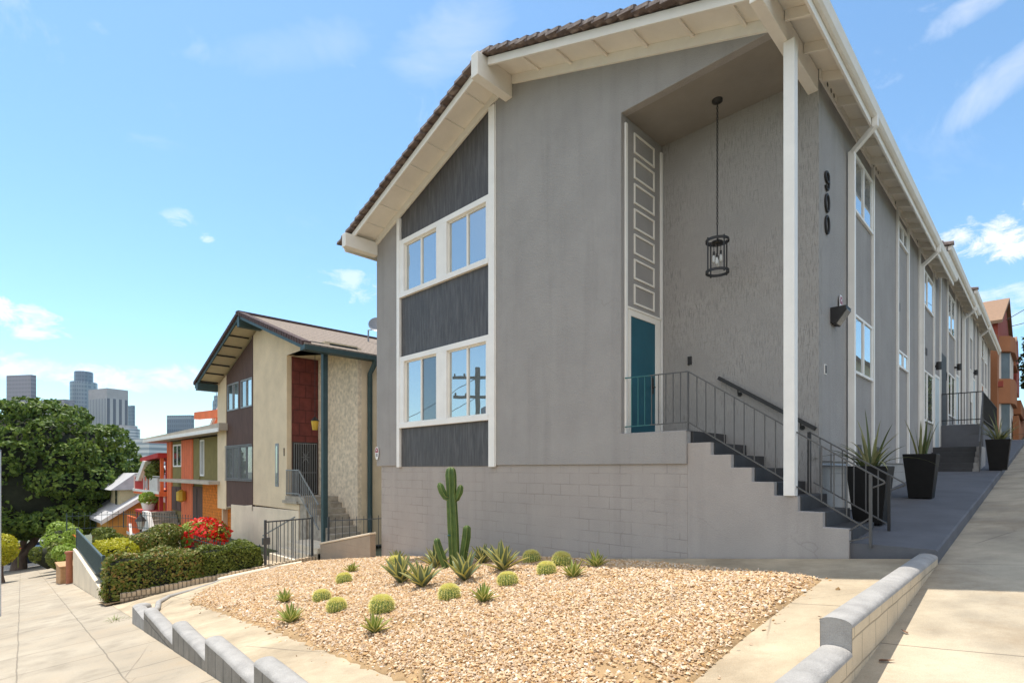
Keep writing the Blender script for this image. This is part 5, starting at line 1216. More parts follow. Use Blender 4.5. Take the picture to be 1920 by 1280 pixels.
def bush(name, label, c, r, n, size, m, cat='shrub', m2=None, n2=0, s2=0, lumps=12, floor=None, core=.72):
    root = thing(name, label, cat, (c[0], c[1], c[2]-r[2])); c = np.array(c, float); r = np.array(r, float)
    def pts(n, out=1.0):
        L = sph(lumps); k = rng.integers(0, lumps, n); d = sph(n); P = L[k]*.55+d*.5; q = np.linalg.norm(P, axis=1)[:, None]; P = np.where(q > 1, P/q, P); keep = (P*1.0); return c+keep*r*out, d*.6+P*.6
    P, N = pts(n); v, F = leaves(P, N, size)
    if floor is not None: pass
    fast_mesh('foliage', v, F, m, root)
    if m2: P, N = pts(n2, 1.06); P[:, 2] = np.where(P[:, 2] < c[2]-r[2]*.6, c[2], P[:, 2]); v, F = leaves(P, N, s2, .8); fast_mesh('flowers', v, F, m2, root)
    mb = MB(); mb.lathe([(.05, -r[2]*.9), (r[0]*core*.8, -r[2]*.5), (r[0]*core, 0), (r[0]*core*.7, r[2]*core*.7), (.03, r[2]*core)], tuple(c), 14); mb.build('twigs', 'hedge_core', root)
    return root
hedge('long clipped hedge with reddish new leaves at the corner by the lower sidewalk', (-17.25, 2.35, -1.75), (-16.2, 4.55, -.62), 9000, .085, 'hedge_leaf')
hedge('clipped green hedge between the reddish hedge and the barred gate', (-17.2, 4.4, -1.65), (-16.25, 6.1, -.62), 8000, .08, 'hedge_green')
bush('clipped_shrub', 'dark rounded brownish green shrub behind the low hedges, left of the red flowers', (-24.6, 4.9, -1.15), (1.1, 1.3, .75), 11000, .095, 'hedge_leaf', core=.55)
hedge('low yellow green clipped hedge behind the green street fence', (-24.5, 3.15, -1.65), (-22.2, 4.1, -1.0), 5000, .08, 'yellow_leaf')
bush('ground_shrub', 'bright lime green leafy shrub just behind the corner hedge', (-19.2, 3.6, -1.42), (1.5, .7, .36), 5000, .10, 'bright_leaf')
bush('flowering_shrub', 'rounded shrub covered with bright red flowers before the cream house', (-24.5, 6.75, -1.1), (.98, .98, .66), 4200, .12, 'bright_leaf', 'flowering shrub', 'red_petal', 1500, .17, 26, core=.55)
def tree(name, label, base, trunk, blobs, n, size, leaf, seed=1, core=True, cat='tree'):
    global rng; rng = np.random.default_rng(seed); root = thing(name, label, cat, base); t = MB()
    for pts, rs in trunk: t.tube(pts, rs, 10)
    t.build('trunk', 'bark', root)
    B = np.array([b[:3] for b in blobs]); Rr = np.array([b[3:6] for b in blobs]); vol = Rr[:, 0]*Rr[:, 1]; k = rng.choice(len(B), n, p=vol/vol.sum()); d = sph(n)
    rad = (.86+.14*rng.random(n))[:, None]; P = B[k]+d*Rr[k]*rad; P += .10*Rr[k]*np.sin(P*2.7/Rr.mean()*2.2+k[:, None])
    # drop what lies deep in another lobe
    keep = np.ones(n, bool)
    for i in range(len(B)): q = (((P-B[i])/Rr[i])**2).sum(1); keep &= (q > .60) | (k == i)
    P = P[keep]; d = d[keep]; v, F = leaves(P, d+np.array([0, 0, .35]), size, .6, .8); fast_mesh('crown', v, F, leaf, root)
    return root
def ficus():
    r = np.random.default_rng(11); bx, by, bz = -60.5, 2.9, g(-60.5, 2.9); c = np.array([-61.0, 4.2, 1.0]); blobs = [(c[0], c[1], c[2], 5.6, 6.2, 5.0)]
    for i in range(150):
        d = r.normal(size=3); d /= np.linalg.norm(d)
        if d[2] < -.55: continue
        s = .75+.8*r.random(); f = np.array([6.3, 7.0, 6.1 if d[2] > 0 else 5.2]); p = c+d*f*(.84+.12*r.random())
        blobs.append((*p, s*1.1, s*1.15, s*.9))
    for i in range(64):   # the skirt that hangs low round the trunk
        a = r.uniform(0, 6.28); q = r.uniform(.35, 1); blobs.append((c[0]+6.0*q*math.cos(a), c[1]+6.6*q*math.sin(a), c[2]-3.9-1.1*r.random()+1.1*q, 1.4, 1.4, .9))
    tr = [([(bx, by, bz-.3), (bx+.1, by+.1, bz+1.2), (bx-.2, by-.4, bz+2.4), (bx-.5, by-1.2, bz+4.5)], [.6, .45, .3, .2]), ([(bx+.1, by+.1, bz+1.0), (bx+.3, by+.9, bz+2.2), (bx+.3, by+1.8, bz+4.2)], [.42, .28, .2]), ([(bx, by, bz+1.1), (bx+.8, by+.3, bz+2.4), (bx+1.4, by+.5, bz+4.0)], [.3, .22, .12])]
    t = tree('street_tree', 'huge dense dark green round street tree at the foot of the lower sidewalk', (bx, by, bz), tr, blobs, 110000, .38, 'fig_leaf', 12)
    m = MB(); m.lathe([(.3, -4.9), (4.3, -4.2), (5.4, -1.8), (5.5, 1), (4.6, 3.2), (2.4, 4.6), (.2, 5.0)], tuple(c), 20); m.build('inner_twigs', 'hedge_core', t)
ficus()
bush('round_shrub', 'clipped ball of yellow green leaves at the left edge of the lower sidewalk', (-40.0, .95, -2.72), (1.2, 1.05, .95), 11000, .13, 'yellow_leaf', core=.7, lumps=60)
def shrub_trunk():
    m = MB(); z = g(-39.9, 1.2); m.tube([(-39.9, 1.2, z-.2), (-39.8, 1.2, z+.5), (-39.9, 1.25, -3.2)], [.25, .12, .1], 8); o = [x for x in bpy.data.objects if x.name == 'round_shrub'][0]; m.build('trunk', 'bark', o)
shrub_trunk()
mat('pole_paint', (.62, .66, .74), .5, .1)
m = MB(); m.tube([(-19.3, .55, g(-19.3, .6)-.2), (-19.3, .55, 2.05)], .05, 12); o = thing('sign_pole', 'pale blue grey metal pole at the very left edge of the picture', 'pole', (-19.3, .55, g(-19.3, .6))); m.build('pole', 'pole_paint', o); m = MB(); m.lathe([(.05, 0), (.055, .03), (.02, .06)], (-19.3, .55, 2.05), 12); m.build('pole_cap', 'grey_metal', o)
# planting boxes and pots down the lower sidewalk
mat('tan_box', (.46, .27, .13), .85, .2, 5, .2, 30)
mat('terracotta', (.34, .13, .07), .85, .2, 5)
leafmat('flower_orange', [(.75, .22, .02), (.65, .14, .02)], None, .5, .2)
def planters2():
    for i, (x, w, h, lab) in enumerate([(-29.6, .75, .75, 'long tan wooden planting box nearest the cream street wall'), (-31.8, .6, .62, 'tan planting box in the middle of three on the lower sidewalk'), (-34.4, .55, .9, 'tan planting box farthest down the lower sidewalk under leafy plants')]):
        y0 = Yw(x)-.35+.1*i; z = g(x, y0); root = thing('planting_box', lab, 'planter', (x, y0+.4, z), 'tan boxes on the lower sidewalk'); m = MB(); m.box(x-w, x+w, y0, y0+.85, z-.3, z+h); m.build('box', 'tan_box', root, bevel=.03); m = MB(); m.box(x-w-.04, x+w+.04, y0-.04, y0+.89, z+h, z+h+.07); m.build('rim', 'tan_box', root, bevel=.01)
    for i, (x, y, z, r, lab) in enumerate([(-31.8, 3.2, -2.35, (.7, .6, .6), 'leafy yellow green plant above the tan planting boxes'), (-36.5, 3.5, -2.9, (1.0, .7, .8), 'pale leafy plant spilling over the far planting box'), (-40.5, 3.2, -3.3, (1.2, .8, .9), 'light green shrub at the edge of the tree shade, beyond the boxes'), (-45.5, 4.3, -2.9, (1.9, 1.1, 1.1), 'bright green broad leaved shrub below the yellow house gable'), (-30.2, 4.4, -1.45, (.8, .7, .4), 'olive green shrub behind the corner of the green fence')]):
        bush('leafy_shrub', lab, (x, y, z), r, 3500, .17, ('bright_leaf', 'hedge_green', 'hedge_green', 'bright_leaf', 'hedge_green')[i], core=.5, lumps=7)
    m = MB(); x, y = -28.35, Yw(-28.35)-.05; z = g(x, y); m.tube([(x, y, z-.2), (x, y, z+1.25)], .11, 12); o = thing('clay_pipe', 'upright terracotta clay pipe post at the end of the cream street wall', 'pipe', (x, y, z)); m.build('pipe', 'terracotta', o); m = MB(); m.lathe([(.12, 0), (.15, .03), (.15, .10), (.12, .12)], (x, y, z+1.2), 12); m.build('collar', 'terracotta', o)
    for i, (x, y, z, lab) in enumerate([(-28.9, 3.2, -1.35, 'orange bird of paradise flower beside the green fence'), (-46, 2.2, -3.6, 'orange flower showing against the dark tree shade')]):
        m = MB()
        for k in range(9): blade(m, (x, y, z), k*.75, .3, .07, (.3, 1.0), 5)
        s = MB(); s.tube([(x, y, z-1.0), (x, y, z)], .02, 6); o = thing('orange_flower', lab, 'flower', (x, y, z-1)); s.build('stem', 'hedge_green', o); m.build('petals', 'flower_orange', o)
planters2()
# ------------------------------------------------------------------ orange and olive house
mat('orange_paint', (.75, .17, .05), .75, .10, 2)
def corr(nt, tc, color, p):
    sp = nt.nodes.new('ShaderNodeSeparateXYZ'); nt.links.new(tc.outputs['Object'], sp.inputs[0]); fr = mathn(nt, 'FRACT', mathn(nt, 'DIVIDE', sp.outputs[0], .42)); ln = mathn(nt, 'LESS_THAN', fr, .2)
    return mixcol(nt, ln, color, (.25, .04, .02))
mat('orange_corrugated', (.78, .18, .06), .75, .10, 2, extra=corr)
mat('olive_stucco', (.22, .18, .06), .9, .12, 2)
mat('orange_brick', (.66, .20, .02), .9, .25, 4, .4, 20, extra=brick_extra(.4, .15, .01, 'xz', .014, .7, False, .6))
mat('roof_pale', (.48, .42, .34), .85, .1, 2)
mat('red_paint', (.46, .035, .03), .7, .12, 2)
mat('yellow_stucco', (.68, .36, .085), .9, .08, 2)
mat('cream_wall', (.55, .47, .28), .9, .08, 2)
mat('roof_grey', (.42, .42, .43), .85, .12, 2)
mat('pale_wood', (.62, .60, .57), .8, .1, 4)
mat('dark_leaf_core', (.03, .05, .02), .9, .2, 5)
def house3():
    y = 9.0; root = thing('orange_house', 'two storey house of orange panels, olive stucco and orange brick under a flat roof', 'house', (-35, y, -1.7)); B = lambda mb, n, m, p=root, **k: mb.build(n, m, p, **k)
    w = MB(); w.box(-40.35, -28.0, y+.1, 20, -4.5, 3.3); B(w, 'wall', 'olive_stucco')
    for x0, x1, z0, z1, m, n in ((-40.35, -39.3, -4, 3.3, 'orange_corrugated', 'orange_panel'), (-36.98, -34.7, -3.5, 3.3, 'orange_corrugated', 'orange_panel'), (-32.8, -28.0, -3.5, .84, 'orange_brick', 'brick_wall')):
        w = MB(); w.box(x0, x1, y+.02, y+.1, z0, z1); B(w, n, m)
    w = MB(); w.box(-28.0, -27.98, y+.1, 9.8, -3, .84); B(w, 'brick_wall', 'orange_brick')
    for x0, x1, z0, z1, n in ((-39.05, -37.2, 1.72, 3.1, 'window'), (-33.45, -32.75, 1.2, 3.2, 'window')):
        f = MB(); q = .09; yy = y+.06; f.box(x0, x1, yy, y+.1, z1-q, z1); f.box(x0, x1, yy, y+.1, z0, z0+q); f.box(x0, x0+q, yy, y+.1, z0+q, z1-q); f.box(x1-q, x1, yy, y+.1, z0+q, z1-q); f.box((x0+x1)/2-.04, (x0+x1)/2+.04, yy, y+.1, z0+q, z1-q); o = B(f, 'window', 'trim_white'); MB().box(x0+q, x1-q, y+.08, y+.095, z0+q, z1-q).build('pane', 'dim_glass', o)
    f = MB(); f.box(-34.62, -33.5, y+.05, y+.1, .95, 3.3); B(f, 'olive_panel', 'olive_stucco')
    for x0, x1, z0, z1 in ((-39.2, -37.15, -.95, .5), (-34.9, -32.85, -2.2, .60)):
        d = MB(); d.box(x0, x1, y+.03, y+.1, z0, z1); dr = B(d, 'door', 'brown_boards'); MB().box((x0+x1)/2-.03, (x0+x1)/2+.03, y+.01, y+.03, z0+.1, z1-.1).build('door_stile', 'black_metal', dr)
    l = MB(); l.lathe([(.05, 0), (.26, .10), (.26, .6), (.05, .72)], (-36.1, y-.2, -.35), 8, False); B(l, 'wall_lantern', 'yellow_lamp')
    c = MB(); c.box(-38.0, -28.5, y-.9, y+.02, .84, 1.0); B(c, 'canopy', 'roof_pale')
    r = MB(); r.prism([(-43.0, 3.35), (-27.5, 3.42), (-27.5, 3.75), (-42.9, 3.62)], y-.75, 21); B(r, 'roof', 'roof_pale')
    r = MB(); r.box(-43.0, -27.5, y-.80, y-.75, 3.34, 3.52); B(r, 'fascia', 'trim_white')
    t = MB(); t.prism([(-34.7, 3.62), (-29.5, 3.7), (-29.5, 5.3), (-32.4, 5.15)], y+.9, y+4); ta = B(t, 'roof_gable', 'orange_paint'); MB().bar((-36.6, y+.75, 4.80), (-30.0, y+.75, 4.55), .3, .42).build('gable_beam', 'orange_paint', ta); MB().bar((-34.9, y+.85, 3.65), (-32.4, y+.85, 5.3), .12, .2).build('gable_trim', 'pale_wood', ta)
    s = MB(); s.prism([(-38.9, -3.2), (-38.9, -.95), (-37.9, -.95), (-35.6, -3.2)], y-1.6, y-1.35); B(s, 'stair_wall', 'pale_wood')
    s = MB()
    for k in range(9): s.box(-38.6+.3*k, -38.3+.3*k, y-1.35, y+.02, -4, -1.0-.22*k)
    B(s, 'stair', 'old_step')
house3()
def house4():
    y = 9.0; root = thing('red_house', 'small red and orange house with a balcony full of plants and red deck below', 'house', (-46, y, -3)); B = lambda mb, n, m, p=root, **k: mb.build(n, m, p, **k)
    w = MB(); w.box(-44.6, -40.4, y+1.6, 16, -5.5, 2.2); B(w, 'wall', 'orange_paint'); w = MB(); w.box(-44.7, -42.6, y+.9, y+1.6, -5, 2.2); B(w, 'wall', 'red_paint')
    w = MB(); w.box(-50, -44.6, y+2.5, 16, -5.5, -.2); B(w, 'lower_wall', 'red_paint')
    r = MB(); r.prism([(-45.3, 2.12), (-40.3, 2.3), (-40.3, 2.62), (-45.3, 2.36)], y-.5, 16.5); B(r, 'roof', 'red_paint')
    b = MB(); b.box(-48.0, -40.4, y-.4, y+1.7, -.18, .12); B(b, 'balcony', 'orange_paint'); b = MB(); b.box(-48.05, -40.38, y-.45, y-.4, -.02, .16); B(b, 'balcony_edge', 'trim_white')
    p = MB(); p.box(-47.6, -44.9, y-.38, y-.32, .12, .95); B(p, 'balcony_panel', 'red_paint'); p = MB()
    for x in (-47.9, -44.8, -43.9): p.bar((x, y-.35, .12), (x, y-.35, 1.1), .1)
    p.bar((-47.9, y-.35, 1.1), (-40.5, y-.35, 1.1), .06); B(p, 'balcony_rail', 'pale_wood')
    p = MB(); p.box(-43.2, -40.9, y-.38, y-.15, .12, 1.0); B(p, 'balcony_box', 'pale_wood')
    u = MB(); u.prism([(-46.4, .75), (-45.4, .75), (-43.2, 2.1), (-44.0, 2.15)], y-.6, y+.2); B(u, 'awning', 'trim_white')
    for x in (-43.9, -40.6): MB().bar((x, y-.2, .1), (x, y-.2, 2.3), .18).build('post', 'orange_paint', root)
    for x in (-43.6, -42.2, -40.8): MB().bar((x, y-.2, -4.5), (x, y-.2, -.18), .2).build('post', 'red_paint', root)
    d = MB(); d.box(-44.4, -43.0, y+1.57, y+1.6, -3.4, -1.0); B(d, 'door', 'red_paint')
    s = MB()
    for k in range(9): s.box(-43.6, -41.6, y-.1, y+.1+.16*k, -3.9+.24*k, -3.84+.24*k)
    B(s, 'stair', 'red_paint')
    k = MB(); k.box(-46.4, -40.2, 7.9, y+1.6, -3.0, -2.8); B(k, 'deck', 'pale_wood'); k = MB()
    for x in np.linspace(-45.4, -41.6, 14): k.bar((x, 7.95, -2.8), (x, 7.95, -1.75), .05)
    k.bar((-46.3, 7.95, -1.72), (-41.4, 7.95, -1.72), .09); k.box(-46.35, -45.5, 7.92, 7.99, -2.9, -1.8); B(k, 'deck_railing', 'orange_paint')
    w = MB(); w.box(-46.2, -40.4, 8.0, y, -6.5, -3.0); B(w, 'deck_wall', 'orange_paint')
    for a, b_ in (((-41.2, 7.2, -1.9), (-39.4, 7.0, -3.3)), ((-36.0, 7.2, -1.5), (-34.2, 7.1, -3.2))): MB().bar(a, b_, .13).build('stair_rail', 'pale_wood', root)
house4()
bush('balcony_plant', 'dark leafy plant on the balcony of the red house', (-43, 8.9, 1.45), (1.2, .5, .75), 1500, .22, 'hedge_green', 'plant', core=.4)
def deck_table():
    root = thing('deck_table', 'red table holding a plant pot on the deck of the red house', 'table', (-42, 8.3, -2.95)); MB().box(-43.7, -40.6, 7.9, 8.8, -1.25, -1.1).build('tabletop', 'red_paint', root)
    for x in (-43.5, -40.8):
        for y in (8.0, 8.7): MB().bar((x, y, -2.95), (x, y, -1.25), .1).build('leg', 'red_paint', root)
    m = MB(); m.lathe([(.3, 0), (.42, .45), (.42, .5)], (-42, 8.35, -1.1), 14); o = thing('plant_pot', 'white pot with a small plant on the red deck table', 'plant pot', (-42, 8.35, -1.1)); m.build('pot', 'trim_white', o)
    P = np.array([-42, 8.35, -.35])+sph(500)*np.array([.7, .5, .4]); v, F = leaves(P, sph(500), .2); fast_mesh('foliage', v, F, 'bright_leaf', o)
deck_table()
def garden_lamp():
    x, y = -35.8, 6.75; root = thing('garden_lamp', 'black post lantern with clear glass before the orange house stair', 'lamp', (x, y, -3.0)); m = MB(); m.tube([(x, y, -3.2), (x, y, -1.75)], .05, 8); m.build('post', 'black_metal', root)
    m = MB(); m.lathe([(.12, -1.75), (.24, -1.3)], (x, y, 0), 6, False); m.build('glass', 'lens', root); m = MB(); m.lathe([(.3, -1.3), (.16, -1.1), (.05, -.98), (.03, -.85)], (x, y, 0), 6, False); m.build('cap', 'black_metal', root)
garden_lamp()
def house5():
    root = thing('yellow_house', 'yellow house with a steep white edged gable and cream dormer, grey roofs', 'house', (-52, 9, -5.5)); B = lambda mb, n, m, p=root, **k: mb.build(n, m, p, **k); x = -50.0
    w = MB(); w.prism([(7.45, -7.5), (7.45, -2.05), (9.9, -.42), (14, -2.7), (14, -7.5)], -58, x, 'x'); B(w, 'wall', 'yellow_stucco')
    for a, b in (((6.85, -2.42), (9.9, -.36)), ((9.9, -.36), (14.5, -3.0))):
        (y0, z0), (y1, z1) = a, b; r = MB(); r.prism([(y0, z0), (y1, z1), (y1, z1+.2), (y0, z0+.2)], -58.5, x+.55, 'x'); B(r, 'roof', 'roof_grey'); r = MB(); r.prism([(y0, z0-.12), (y1, z1-.12), (y1, z1+.22), (y0, z0+.22)], x+.55, x+.63, 'x'); B(r, 'barge_board', 'trim_white')
    d = MB(); d.box(-55.5, -51.6, 8.35, 12.5, -2.6, .05); B(d, 'dormer', 'cream_wall'); d = MB(); d.box(-51.6, -51.5, 8.3, 9.3, -1.75, -1.5); d.box(-53.2, -52.5, 8.3, 8.35, -1.5, -.1); B(d, 'dormer_window', 'dim_glass')
    r = MB(); r.prism([(7.7, -.05), (9.3, 1.25), (13.2, 1.25), (13.2, -.05)], -56, -51.2, 'x'); B(r, 'dormer_roof', 'roof_grey')
    a = MB(); a.lathe([(.8, -7), (.8, -3.4), (.6, -3.0), (.1, -2.8)], (x+.03-.75, 9.3, 0), 20, False); B(a, 'arched_opening', 'black_metal')
house5()
for i, (c, h, w, lab) in enumerate([((-66, 17, -6), 8.4, (7, 9), 'pale roofed house whose grey roof shows left of the red balcony'), ((-75, 24, -6.5), 9.4, (9, 12), 'white roofed building behind the red house, seen above its roof')]):
    root = thing('distant_house', lab, 'house', c); m = MB(); x, y, z = c; m.box(x-w[0], x+w[0], y-w[1]/2, y+w[1]/2, z-3, z+h-2.6); m.build('wall', 'cream_wall', root)
    m = MB(); m.prism([(y-w[1]/2-.6, z+h-2.8), (y, z+h), (y+w[1]/2+.6, z+h-2.8)], x-w[0]-.5, x+w[0]+.5, 'x'); m.build('roof', 'roof_grey', root)
# ------------------------------------------------------------------ parked cars at the foot of the street
mat('car_beige', (.38, .33, .29), .3, .05, 1, spec=.6); mat('car_blue', (.02, .05, .13), .3, .05, 1, spec=.6); mat('tyre', (.02, .02, .02), .8, .1); mat('rim', (.35, .35, .36), .35, .1, metal=.6)
def car(name, label, c, L, prof, glass, body, ang=0):
    root = thing(name, label, 'car', c); x, y, z = c; T = lambda p: [(y+u*L, z+v) for u, v in p]
    m = MB(); m.prism(T(prof), x-.9, x+.9, 'x'); m.build('body', body, root, bevel=.06)
    for gp in glass:
        for s in (-1, 1): m = MB(); m.prism(T(gp), x+s*.905-.004, x+s*.905+.004, 'x'); m.build('window', 'dim_glass', root)
    for u in (-.31, .31):
        for s in (-.9, .9):
            m = MB(); w = []; 
            m.tube([(x+s-.1, y+u*L, z+.36), (x+s+.1, y+u*L, z+.36)], .36, 20); wo = m.build('wheel', 'tyre', root); m = MB(); m.tube([(x+s-.11, y+u*L, z+.36), (x+s+.11, y+u*L, z+.36)], .21, 16); m.build('rim', 'rim', wo)
    for s in (-.65, .65):
        m = MB(); m.box(x+s-.14, x+s+.14, y-L/2-.02, y-L/2+.06, z+.72, z+.88); m.build('headlight', 'lens', root)
suv = [(-.5, .35), (.5, .35), (.5, 1.0), (.46, 1.15), (.40, 1.72), (-.10, 1.78), (-.25, 1.15), (-.48, 1.0), (-.5, .8)]
def qx(px, D): return None
car('parked_van', 'beige van parked across the foot of the lower sidewalk, beyond the planting boxes', (-71.5, 5.2, g(-71.5, 5)), 5.0, suv, [[(-.20, 1.18), (-.08, 1.68), (.10, 1.68), (.10, 1.18)], [(.13, 1.18), (.13, 1.68), (.37, 1.66), (.42, 1.18)]], 'car_beige')
pk = [(-.5, .4), (.5, .4), (.5, 1.05), (.08, 1.05), (.02, 1.75), (-.17, 1.75), (-.27, 1.1), (-.49, 1.02)]
car('parked_pickup', 'dark blue pickup parked beside the big tree trunk at the foot of the street', (-64.2, 4.6, g(-64.2, 4.6)), 4.6, pk, [[(-.22, 1.15), (-.15, 1.68), (.0, 1.68), (.05, 1.15)]], 'car_blue')
# ------------------------------------------------------------------ downtown skyline
def facade(name, col, dark, su, sz, fu, fz, rough=.3, spec=.5, vert=False):
    def f(nt, tc, color, p):
        sp = nt.nodes.new('ShaderNodeSeparateXYZ'); nt.links.new(tc.outputs['Object'], sp.inputs[0]); d = mathn(nt, 'ADD', sp.outputs[0], mathn(nt, 'MULTIPLY', sp.outputs[1], 1.0))
        lu = mathn(nt, 'LESS_THAN', mathn(nt, 'FRACT', mathn(nt, 'DIVIDE', d, su)), fu); k = lu
        if fz < 1: k = mathn(nt, 'MULTIPLY', lu, mathn(nt, 'LESS_THAN', mathn(nt, 'FRACT', mathn(nt, 'DIVIDE', sp.outputs[2], sz)), fz))
        return mixcol(nt, k, color, dark)
    mat(name, col, rough, .06, .02, extra=f, spec=spec)
facade('tower_brown', (.20, .18, .20), (.13, .115, .14), 7.0, 11, .6, .62)
facade('tower_glass', (.19, .25, .29), (.09, .145, .19), 8, 12, .66, .6)
facade('tower_ribs', (.40, .38, .37), (.045, .05, .07), 9.5, 4, .5, 1.0)
facade('tower_blue', (.09, .14, .19), (.055, .095, .14), 8, 11, .6, .6, .2)
facade('tower_white', (.55, .56, .57), (.24, .28, .32), 1.0, 7, 1.1, .5)
mat('tower_roof', (.35, .34, .34), .9, .1, .1)
def tower(name, label, L, C, Rr, top, m, band=None, bands='tower_roof', base=-30):
    L, C, Rr = (np.array(q, float) for q in (L, C, Rr)); Q = L+Rr-C; root = thing(name, label, 'skyscraper', (C[0], C[1], base)); P = [tuple(q) for q in (L, C, Rr, Q)]
    mb = MB(); mb.prism(P, base, top-(band or 0), 'z'); mb.build('tower', m, root)
    if band: mb = MB(); mb.prism(P, top-band, top, 'z'); mb.build('crown', bands, root)
    c = (L+Rr)/2; mb = MB(); mb.box(c[0]-12, c[0]+12, c[1]-10, c[1]+10, top-2, top+.2) if name == 'office_tower' else mb.box(c[0]-3, c[0]+3, c[1]-3, c[1]+3, top-2, top+.2); mb.build('roof_plant', 'tower_roof', root)
tower('dark_tower', 'flat topped purple brown tower at the far left above the big tree', (-2075, 75), (-2006, 122), (-2014, 134), 263, 'tower_brown')
tower('low_block', 'brownish flat block just showing over the big tree between the two tallest towers', (-1887, 128), (-1811, 175), (-1825, 198), 182, 'tower_brown')
tower('ribbed_tower', 'pale grey tower with dark vertical stripes in front of the tallest tower', (-1942, 241), (-1856, 271), (-1874, 323), 226, 'tower_ribs', 28)
tower('narrow_tower', 'narrow blue glass tower at the right of the striped tower', (-2068, 356), (-2045, 365), (-2048, 371), 201, 'tower_blue')
tower('blue_tower', 'plain blue grey glass tower standing alone above the orange house roof', (-1517, 339), (-1465, 378), (-1471, 386), 131, 'tower_blue', 9, 'tower_glass')
tower('office_block', 'low white office block just behind the red house roof', (-854, 153), (-827, 165), (-843, 199), 41, 'tower_white')
def round_towers():
    root = thing('round_tower', 'tallest stepped round glass tower with a narrower crown', 'skyscraper', (-2092, 248, -30)); c = (-2092, 248.3, 0)
    m = MB(); m.lathe([(34, -30), (34, 262), (33, 265), (24, 266)], c, 28, False); m.build('tower', 'tower_glass', root); m = MB(); m.lathe([(23.6, 264), (23.6, 294), (22, 297), (17, 298)], c, 28, False); m.build('crown', 'tower_blue', root)
    root = thing('curved_tower', 'round white banded building below the striped tower', 'skyscraper', (-1516, 256, -30)); m = MB(); m.lathe([(28, -30), (28, 94), (26, 94.1)], (-1516, 256.4, 0), 30, False); m.build('tower', 'tower_white', root); m = MB(); m.lathe([(23, 94), (23, 101), (21, 101.1)], (-1516, 256.4, 0), 30, False); m.build('crown', 'tower_roof', root)
    root = thing('spire_tower', 'slender pale tower with a needle spire beside the cream house eave', 'skyscraper', (-1531, 453, -30)); m = MB(); m.lathe([(9, -30), (9, 175), (6, 180), (6, 190), (1, 192)], (-1531, 453, 0), 12, False); m.build('tower', 'tower_glass', root); m = MB(); m.tube([(-1531, 453, 190), (-1531, 453, 236)], [1.2, .3], 8); m.build('spire', 'tower_roof', root)
round_towers()
# ------------------------------------------------------------------ right: orange apartment building, tree, wires
mat('apt_orange', (.34, .14, .062), .9, .08, 1); mat('apt_red', (.30, .06, .035), .85, .1, 1); mat('shingle_tan', (.27, .165, .10), .95, .2, 10, .4, 20)
def apartments():
    x = -2.3; root = thing('orange_apartments', 'tall orange stucco apartment building with red gable ends and rounded bays, beyond the grey building', 'building', (x, 50, 3)); B = lambda mb, n, m, p=root, **k: mb.build(n, m, p, **k)
    w = MB(); w.box(-14, x, 46.4, 66, 1, 10.2); B(w, 'wall', 'apt_orange')
    w = MB(); w.prism([(46.5, 9.4), (46.5, 11.0), (55.5, 14.2), (64.5, 11.0), (64.5, 9.4)], -12, x+.02, 'x'); w.prism([(66, 8.6), (66, 11.0), (69.5, 13.6), (73, 11.0), (73, 8.6)], -12, x+.3, 'x'); B(w, 'gable', 'apt_red')
    r = MB()
    for yc, hw, zt in ((55.5, 9.4, 14.3), (69.5, 3.9, 13.8)):
        for s in (-1, 1): r.prism([(yc, zt), (yc+s*hw, zt-3.3*hw/9.0), (yc+s*hw, zt-3.3*hw/9.0+.2), (yc, zt+.22)], -12.5, x+.25, 'x')
    B(r, 'roof', 'shingle_tan')
    for z0, z1 in ((5.9, 7.5), (9.3, 10.3), (2.6, 3.4)):
        b = MB(); P = [(x-.1, 47.5), (x+.55, 48.1), (x+.75, 49.2), (x+.75, 52.4), (x+.45, 53.3), (x-.1, 53.6)]; b.prism(P[::-1], z0, z1, 'z'); B(b, 'bay', 'apt_orange')
    for z0, z1 in ((3.4, 5.9), (7.5, 9.3)):
        P = [(x-.1, 48.0), (x+.5, 48.8), (x+.5, 52.6), (x-.1, 53.2)]; b = MB(); b.prism(P[::-1], z0, z1, 'z'); o = B(b, 'bay_window', 'curtain_glass'); f = MB()
        for y in (48.9, 49.9, 50.9, 51.9, 52.5): f.box(x+.48, x+.54, y-.05, y+.05, z0, z1)
        f.box(x+.0, x+.10, 48.05, 48.2, z0, z1); f.build('mullion', 'trim_white', o)
    b = MB()
    for k in range(5): b.bar((x+.5, 54.5, 9.6+.28*k), (x+.5, 58.5, 9.6+.28*k), .06)
    B(b, 'balcony_rail', 'black_metal'); b = MB(); b.box(x, x+.6, 54.3, 58.7, 9.2, 9.5); b.box(x, x+.9, 54, 64, 5.6, 6.6); B(b, 'balcony', 'apt_orange')
    l = MB(); l.prism([(46.9, 6.9), (47.3, 6.9), (47.25, 7.3)], x, x+.25, 'x'); B(l, 'wall_lamp', 'apt_red')
    v = thing('ramp_wall', 'reddish orange low wall along the far right sidewalk beyond the apartments', 'garden wall', (-1.5, 58, 3.5)); m = MB(); m.prism([(50, 2.5), (50, 5.2), (56, 4.6), (64, 6.2), (74, 6.4), (74, 3)], -1.7, -1.4, 'x'); m.build('wall', 'apt_orange', v)
apartments()
